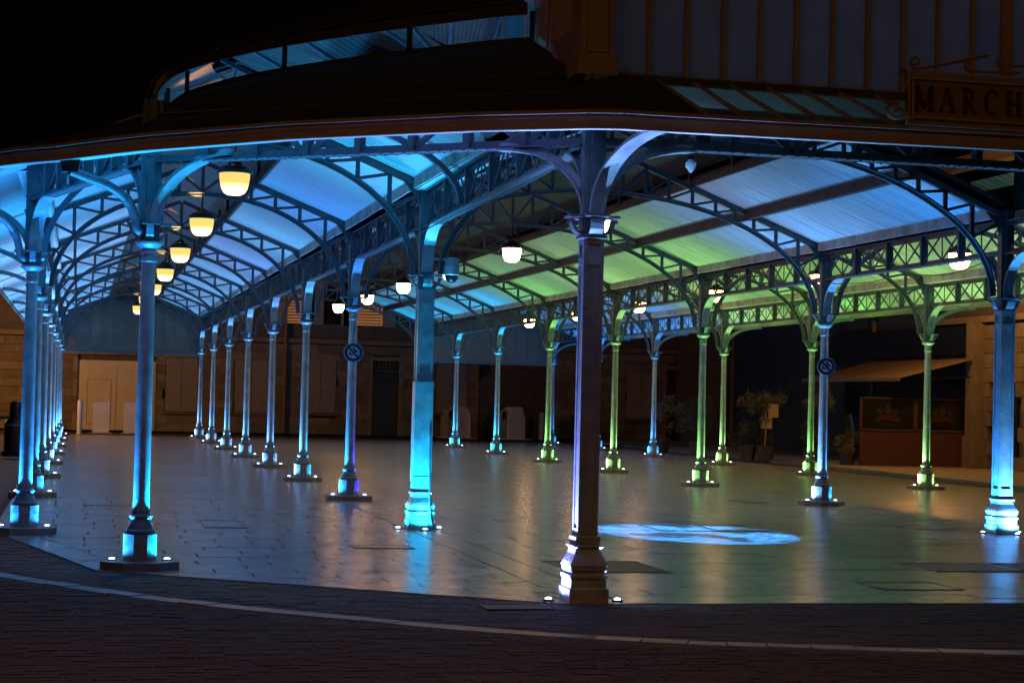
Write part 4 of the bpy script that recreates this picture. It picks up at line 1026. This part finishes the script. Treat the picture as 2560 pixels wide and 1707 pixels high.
sbox('side_door', XS+.04, XS+.1, 47.0, 48.25, 0, 3.2, DARKD)
sbox('pilaster', XS-.30, XS+.1, 48.9, 49.5, 0, 4.28, STONEW[0]); sbox('pilaster_base', XS-.36, XS+.1, 48.85, 49.55, 0, .95, STONEW[0])
vn = MB()
for q in range(8): vn.bar((-.05, 44.6-58, 2.35+.11*q), (-.05, 45.4-58, 2.35+.11*q), .06, .07)
part('vent_louvre', vn, BLACKM, sb)
sbox('shopfront', XS-.02, XS+.06, 49.6, 59, 0, 3.1, DARKD); sbox('shop_header', XS-.25, XS+.05, 49.6, 59.5, 3.35, 4.2, DARKD)
for q in range(5): sbox('shop_window', XS-.05, XS-.02, 50+q*1.8, 51.6+q*1.8, .4, 2.6, GLASSD)
for q, y in enumerate((33, 37, 41.5, 46, 50.5, 55, 60, 66)):
    sbox('upper_window', XS+.06 if y < 52.2 else XS+.01, XS+.12, y, y+1.1, 5.2, 7.2, GLASSD)
    sbox('wall_shutter', XS-.0, XS+.05 if y > 52.2 else XS+.1, y-.62, y-.05, 5.15, 7.25, SHUT)
for y in (56.5, 70): sbox('downpipe', XS-.12, XS-.0, y-.05, y+.05, 0, 8.8, COPPER)
for y, zz in ((46.5, 4.9), (50.2, 4.9), (51.2, 4.75), (53.0, 4.8), (56.0, 4.7)):
    part('wall_lantern', MB().sq([(.03, zz-.05), (.09, zz), (.11, zz+.28), (.03, zz+.38)], -.2, y-58), BRASS, sb)
# awning
aw = thing('awning', 'pale brown canvas awning over the café terrace at right', 'awning', (XS, 52.5, 0))
nseg = 9
for q in range(nseg):
    y0_, y1_ = -3.45+q*.82, -3.45+(q+1)*.82-.006
    part('canvas_panel', MB().slab([(-2.6, y0_, 2.60-(q % 2)*.015), (-.1, y0_, 3.25), (-.1, y1_, 3.25), (-2.6, y1_, 2.60-(q % 2)*.015)][::-1], .012), AWN, aw)
part('valance', MB().box(-2.62, -2.6, -3.45, 3.93, 2.50, 2.60), AWN, aw)
for y in (-3.3, 0, 3.8): part('arm', MB().bar((-2.5, y, 2.56), (-.05, y, 2.7), .04, .04), BLACKM, aw)
# terrace wind screens
for q, lb in enumerate(('left café wind screen with brown panel and a red and pale emblem on its glass', 'right café wind screen with brown panel beside the orange lit pilaster')):
    x0 = 22.18+q*1.74
    ws = thing('wind_screen', lb, 'wind screen', (x0, 49.7, 0), 'café terrace screens')
    part('lower_panel', MB().box(.05, 1.68, 0, .03, .08, 1.02), BROWNP, ws); part('pane', MB().box(.05, 1.68, .01, .02, 1.1, 1.98), GLASSD, ws)
    fr = MB()
    for x in (.025, 1.705): fr.box(x-.03, x+.03, -.02, .05, 0, 2.03)
    for z in (.06, 1.06, 2.0): fr.box(.0, 1.73, -.02, .05, z-.025, z+.025)
    part('frame', fr, BROWNP, ws)
    part('rail', MB().box(.05, 1.66, -.035, -.022, 1.07, 1.085), mat('steel_rail', (.7, .6, .5), .35, .8), ws)
    part('emblem', MB().add([(.45, -.004, 1.3), (1.28, -.004, 1.3), (1.2, -.004, 1.46), (1.02, -.004, 1.52), (.7, -.004, 1.52), (.53, -.004, 1.46), (.87, -.004, 1.35)], [(0, 6, 1, 2, 3, 4, 5)]), LOGOR, ws)
    for ex_, ez_, er in ((.62, 1.62, .10), (.87, 1.66, .12), (1.1, 1.62, .10)):
        part('emblem_disc', MB().add([(ex_+er*cos(2*pi*k/16), -.005, ez_+er*1.1*sin(2*pi*k/16)) for k in range(16)], [tuple(range(16))]), LOGOW, ws)
    part('caption', MB().box(.64, 1.08, -.004, .0, 1.22, 1.26), LOGOW, ws)
# pale menu boards
for x, y, z, w, h, lb in ((21.25, 54.2, 1.33, .33, .42, 'upper pale menu sheet behind the terrace bushes'), (20.95, 54.0, .98, .36, .36, 'lower pale menu sheet half hidden by a terrace bush')):
    mn = thing('menu_board', lb, 'menu board', (x, y, 0)); part('sheet', MB().box(-w/2, w/2, 0, .015, z, z+h), PAPER, mn); part('stand', MB().box(-.02, .02, .02, .05, 0, z+h*.5), BLACKM, mn)
# plants
def bush(x, y, label, h, r, m, nleaf, trunk=0, pot=True, seed=0, zc=None):
    rnd = random.Random(seed); t = thing('topiary_tree' if trunk else 'potted_bush', label, 'tree' if trunk else 'plant', (x, y, 0))
    if pot: part('pot', MB().lathe([(.20, 0), (.27, .42), (.29, .42), (.29, .46), (.25, .46), (.24, .40)], 14), TERRA, t)
    zc = zc or (trunk+r*.9 if trunk else .46+r*.8)
    if trunk:
        part('trunk', MB().tube([(0, 0, .4), (.02, .01, trunk*.6), (0, 0, trunk)], .025, 7), BARK, t)
        for a in range(4): part('limb', MB().tube([(0, 0, trunk-.03), (.12*cos(a*1.6), .12*sin(a*1.6), trunk+.16), (.3*cos(a*1.6), .3*sin(a*1.6), trunk+.4)], .012, 5), BARK, t)
    lf = MB(); clumps = [(rnd.gauss(0, r*.5), rnd.gauss(0, r*.5), zc+rnd.gauss(0, h*.33)) for _ in range(16)]
    for k in range(nleaf):
        c = rnd.choice(clumps); p = Vector((c[0]+rnd.gauss(0, r*.22), c[1]+rnd.gauss(0, r*.22), c[2]+rnd.gauss(0, r*.22)))
        if p.z < .4: continue
        d = Vector((rnd.gauss(0, 1), rnd.gauss(0, 1), rnd.gauss(0, 1))).normalized(); u = d.orthogonal().normalized()*rnd.uniform(.012, .022); d *= rnd.uniform(.04, .07)
        lf.add([p-d, p+u, p+d, p-u], [(0, 1, 2, 3)])
    part('foliage', lf, m, t, kind='stuff')
bush(21.75, 51.6, 'standard tree with bare stem and loose round crown beside the blue sign column', .55, .42, LEAF2, 1500, 1.45, True, 1)
bush(20.6, 53.2, 'second loose crowned little tree behind the green lit column', .5, .42, LEAF2, 1200, 1.5, True, 2)
bush(22.0, 50.2, 'leafy potted bush at the left foot of the wind screen', .5, .36, LEAF2, 900, 0, True, 3)
bush(21.2, 50.9, 'dark potted bush under the standard tree', .6, .42, LEAF, 1000, 0, True, 4)
bush(20.2, 53.6, 'dark bush in front of the menu sheets', .6, .4, LEAF, 900, 0, True, 5)
bush(19.7, 57, 'tall dark shrub at the left end of the terrace', .9, .5, LEAF, 1300, 0, True, 6, 1.3)
bush(19.5, 60, 'spindly brownish potted shrub furthest left on the terrace', 1.0, .45, LEAF2, 900, 0, True, 7, 1.5)
tag(part('blue_panel', MB().bar((21.95, 49.9, 1.5), (22.05, 49.9, 1.05), .03, .05), BLUEL), 'thin slanted blue plastic strip beside the left wind screen', 'panel')
# terrace pavement and kerb
part('side_pavement', MB().box(20.95, XS+.2, 30, 77.4, -.05, .02), PAVS, kind='structure')
kb = thing('street_kerb', 'straight kerb along the café pavement at right', 'kerb', (20.8, 50, 0))
for q in range(40): part('kerb_stone', MB().box(-.13, .13, -.48, .48, -.05, .03), KERB, kb, loc=(0, -19.5+q, random.uniform(-.004, .004)))

# ------------------------------------------------------------------ things at the far end
def cyl_bollard(x, y, h, r, label, m): 
    t = thing('bollard', label, 'bollard', (x, y, 0)); part('body', MB().lathe([(r, 0), (r, h-.04), (r*.8, h)], 14), m, t, True); part('foot', MB().lathe([(r*1.25, 0), (r*1.25, .03)], 14), m, t)
cyl_bollard(.08, 71.2, 1.27, .10, 'white round bollard in front of the garage door at left', WHITEP)
cyl_bollard(19.35, 76.3, 1.15, .12, 'pale round bollard beside the dark carriage gate', WHITEP)
for x, y, w, lb in ((.88, 72.6, .63, 'white upright panel in front of the garage door'), (2.05, 72.6, .62, 'white upright panel half hidden behind the nearest round column')):
    t = thing('barrier_panel', lb, 'panel', (x, y, 0)); part('panel', MB().box(-w/2, w/2, -.06, .06, .05, 1.22), WHITEP, t); part('foot', MB().box(-w/2-.12, w/2+.12, -.2, .2, 0, .05), GREYP, t)
def igloo(x, y, w, h, d, label, cut):
    t = thing('recycling_bin', label, 'bin', (x, y, 0), rz=.2); n = 12
    pf_ = [(-w/2, 0), (w/2, 0), (w/2, h*.62)]+([(w*.32, h), (-w*.1, h)] if cut else [])+[(w/2*cos(pi*k/n), h*.62+h*.38*sin(pi*k/n)) for k in range((5 if cut else 1), n)]+[(-w/2, h*.62)]
    m = len(pf_)
    part('shell', MB().add([(px, -d/2, pz) for px, pz in pf_]+[(px, d/2, pz) for px, pz in pf_], [tuple(range(m)), tuple(range(2*m-1, m-1, -1))]+[(k, m+k, m+(k+1) % m, (k+1) % m) for k in range(m)]), WHITEP, t)
    part('side_shell', MB().box(-w/2-.28, -w/2-.005, -d/2+.1, d/2, 0, h*.7).box(-w/2-.2, -w/2-.005, -d/2+.15, d/2-.1, h*.7, h*.9), GREYP, t)
    part('slot', MB().box(-w/2-.24, -w/2-.1, -d/2+.08, -d/2+.1, h*.62, h*.85), BLACKM, t)
    part('base', MB().box(-w/2-.4, w/2+.3, -d/2-.15, d/2+.1, -.0, .03), WHITEP, t)
igloo(15.75, 76.4, .72, 1.35, .9, 'round topped grey recycling bin at the far end', False)
igloo(18.05, 76.2, .78, 1.38, .9, 'slant topped grey recycling bin at the far end', True)
wb = thing('wheelie_bin', 'dark wheelie bin at the far end just left of the nearest pillar', 'bin', (20.9, 75.8, 0))
part('body', MB().lathe([(.26, .08), (.36, .95), (.38, .97)], 4, 0, 0, pi/4), BLACKM, wb); part('lid', MB().box(-.32, .32, -.32, .32, .97, 1.06), BLACKM, wb); part('handle', MB().bar((-.3, -.38, 1.02), (.3, -.38, 1.02), .04, .04), BLACKM, wb)
for s in (-1, 1): part('wheel', MB().tube([(s*.25, .28, .1), (s*.3, .28, .1)], .1, 10), BLACKM, wb)
bush(17.1, 76.3, 'grey green bush in front of the carriage gate between the two bins', .4, .35, LEAF, 500, 0, False, 9, .55)
cb_ = thing('cast_iron_bin', 'black bulky litter bin with domed top at the far left edge', 'bin', (-1.48, 46.9, 0))
part('base', MB().lathe([(.34, 0), (.34, .12), (.29, .14)], 16), BLACKM, cb_); part('drum', MB().lathe([(.27, .14), (.27, .78), (.24, .88), (.17, .93)], 18), BLACKM, cb_, True)
part('dome', MB().lathe([(.17, .93), (.15, 1.1), (.16, 1.2), (.13, 1.33), (.05, 1.38)], 16), BLACKM, cb_, True); part('rim', MB().lathe([(.285, .76), (.285, .79)], 18), GREYP, cb_)
part('hood', MB().box(-.42, -.1, -.08, .08, .92, .98), BLACKM, cb_)

def cable(pts, label):
    t = tag(part('sagging_cable', MB().tube(cat(pts, 6), .008, 5), BLACKM), label, 'cable')
cable([(12.45, 23.6, 3.82), (12.45, 24.9, 3.70), (12.45, 26.4, 3.78), (12.45, 27.8, 3.74), (12.45, 29.6, 3.83)], 'thin dark cable sagging under the girder left of the right-hand square pillar')
cable([(17.5, 31.5, 3.86), (17.5, 32.6, 3.66), (17.5, 33.6, 3.70), (17.5, 34.6, 3.84)], 'short dark cable looping under the green lit outer right girder')
cable([(4.2, 16.0, 3.84), (4.2, 18.0, 3.80), (4.2, 20.5, 3.83), (4.2, 23.3, 3.80)], 'thin dark cable clipped under the long girder between the square pillars')
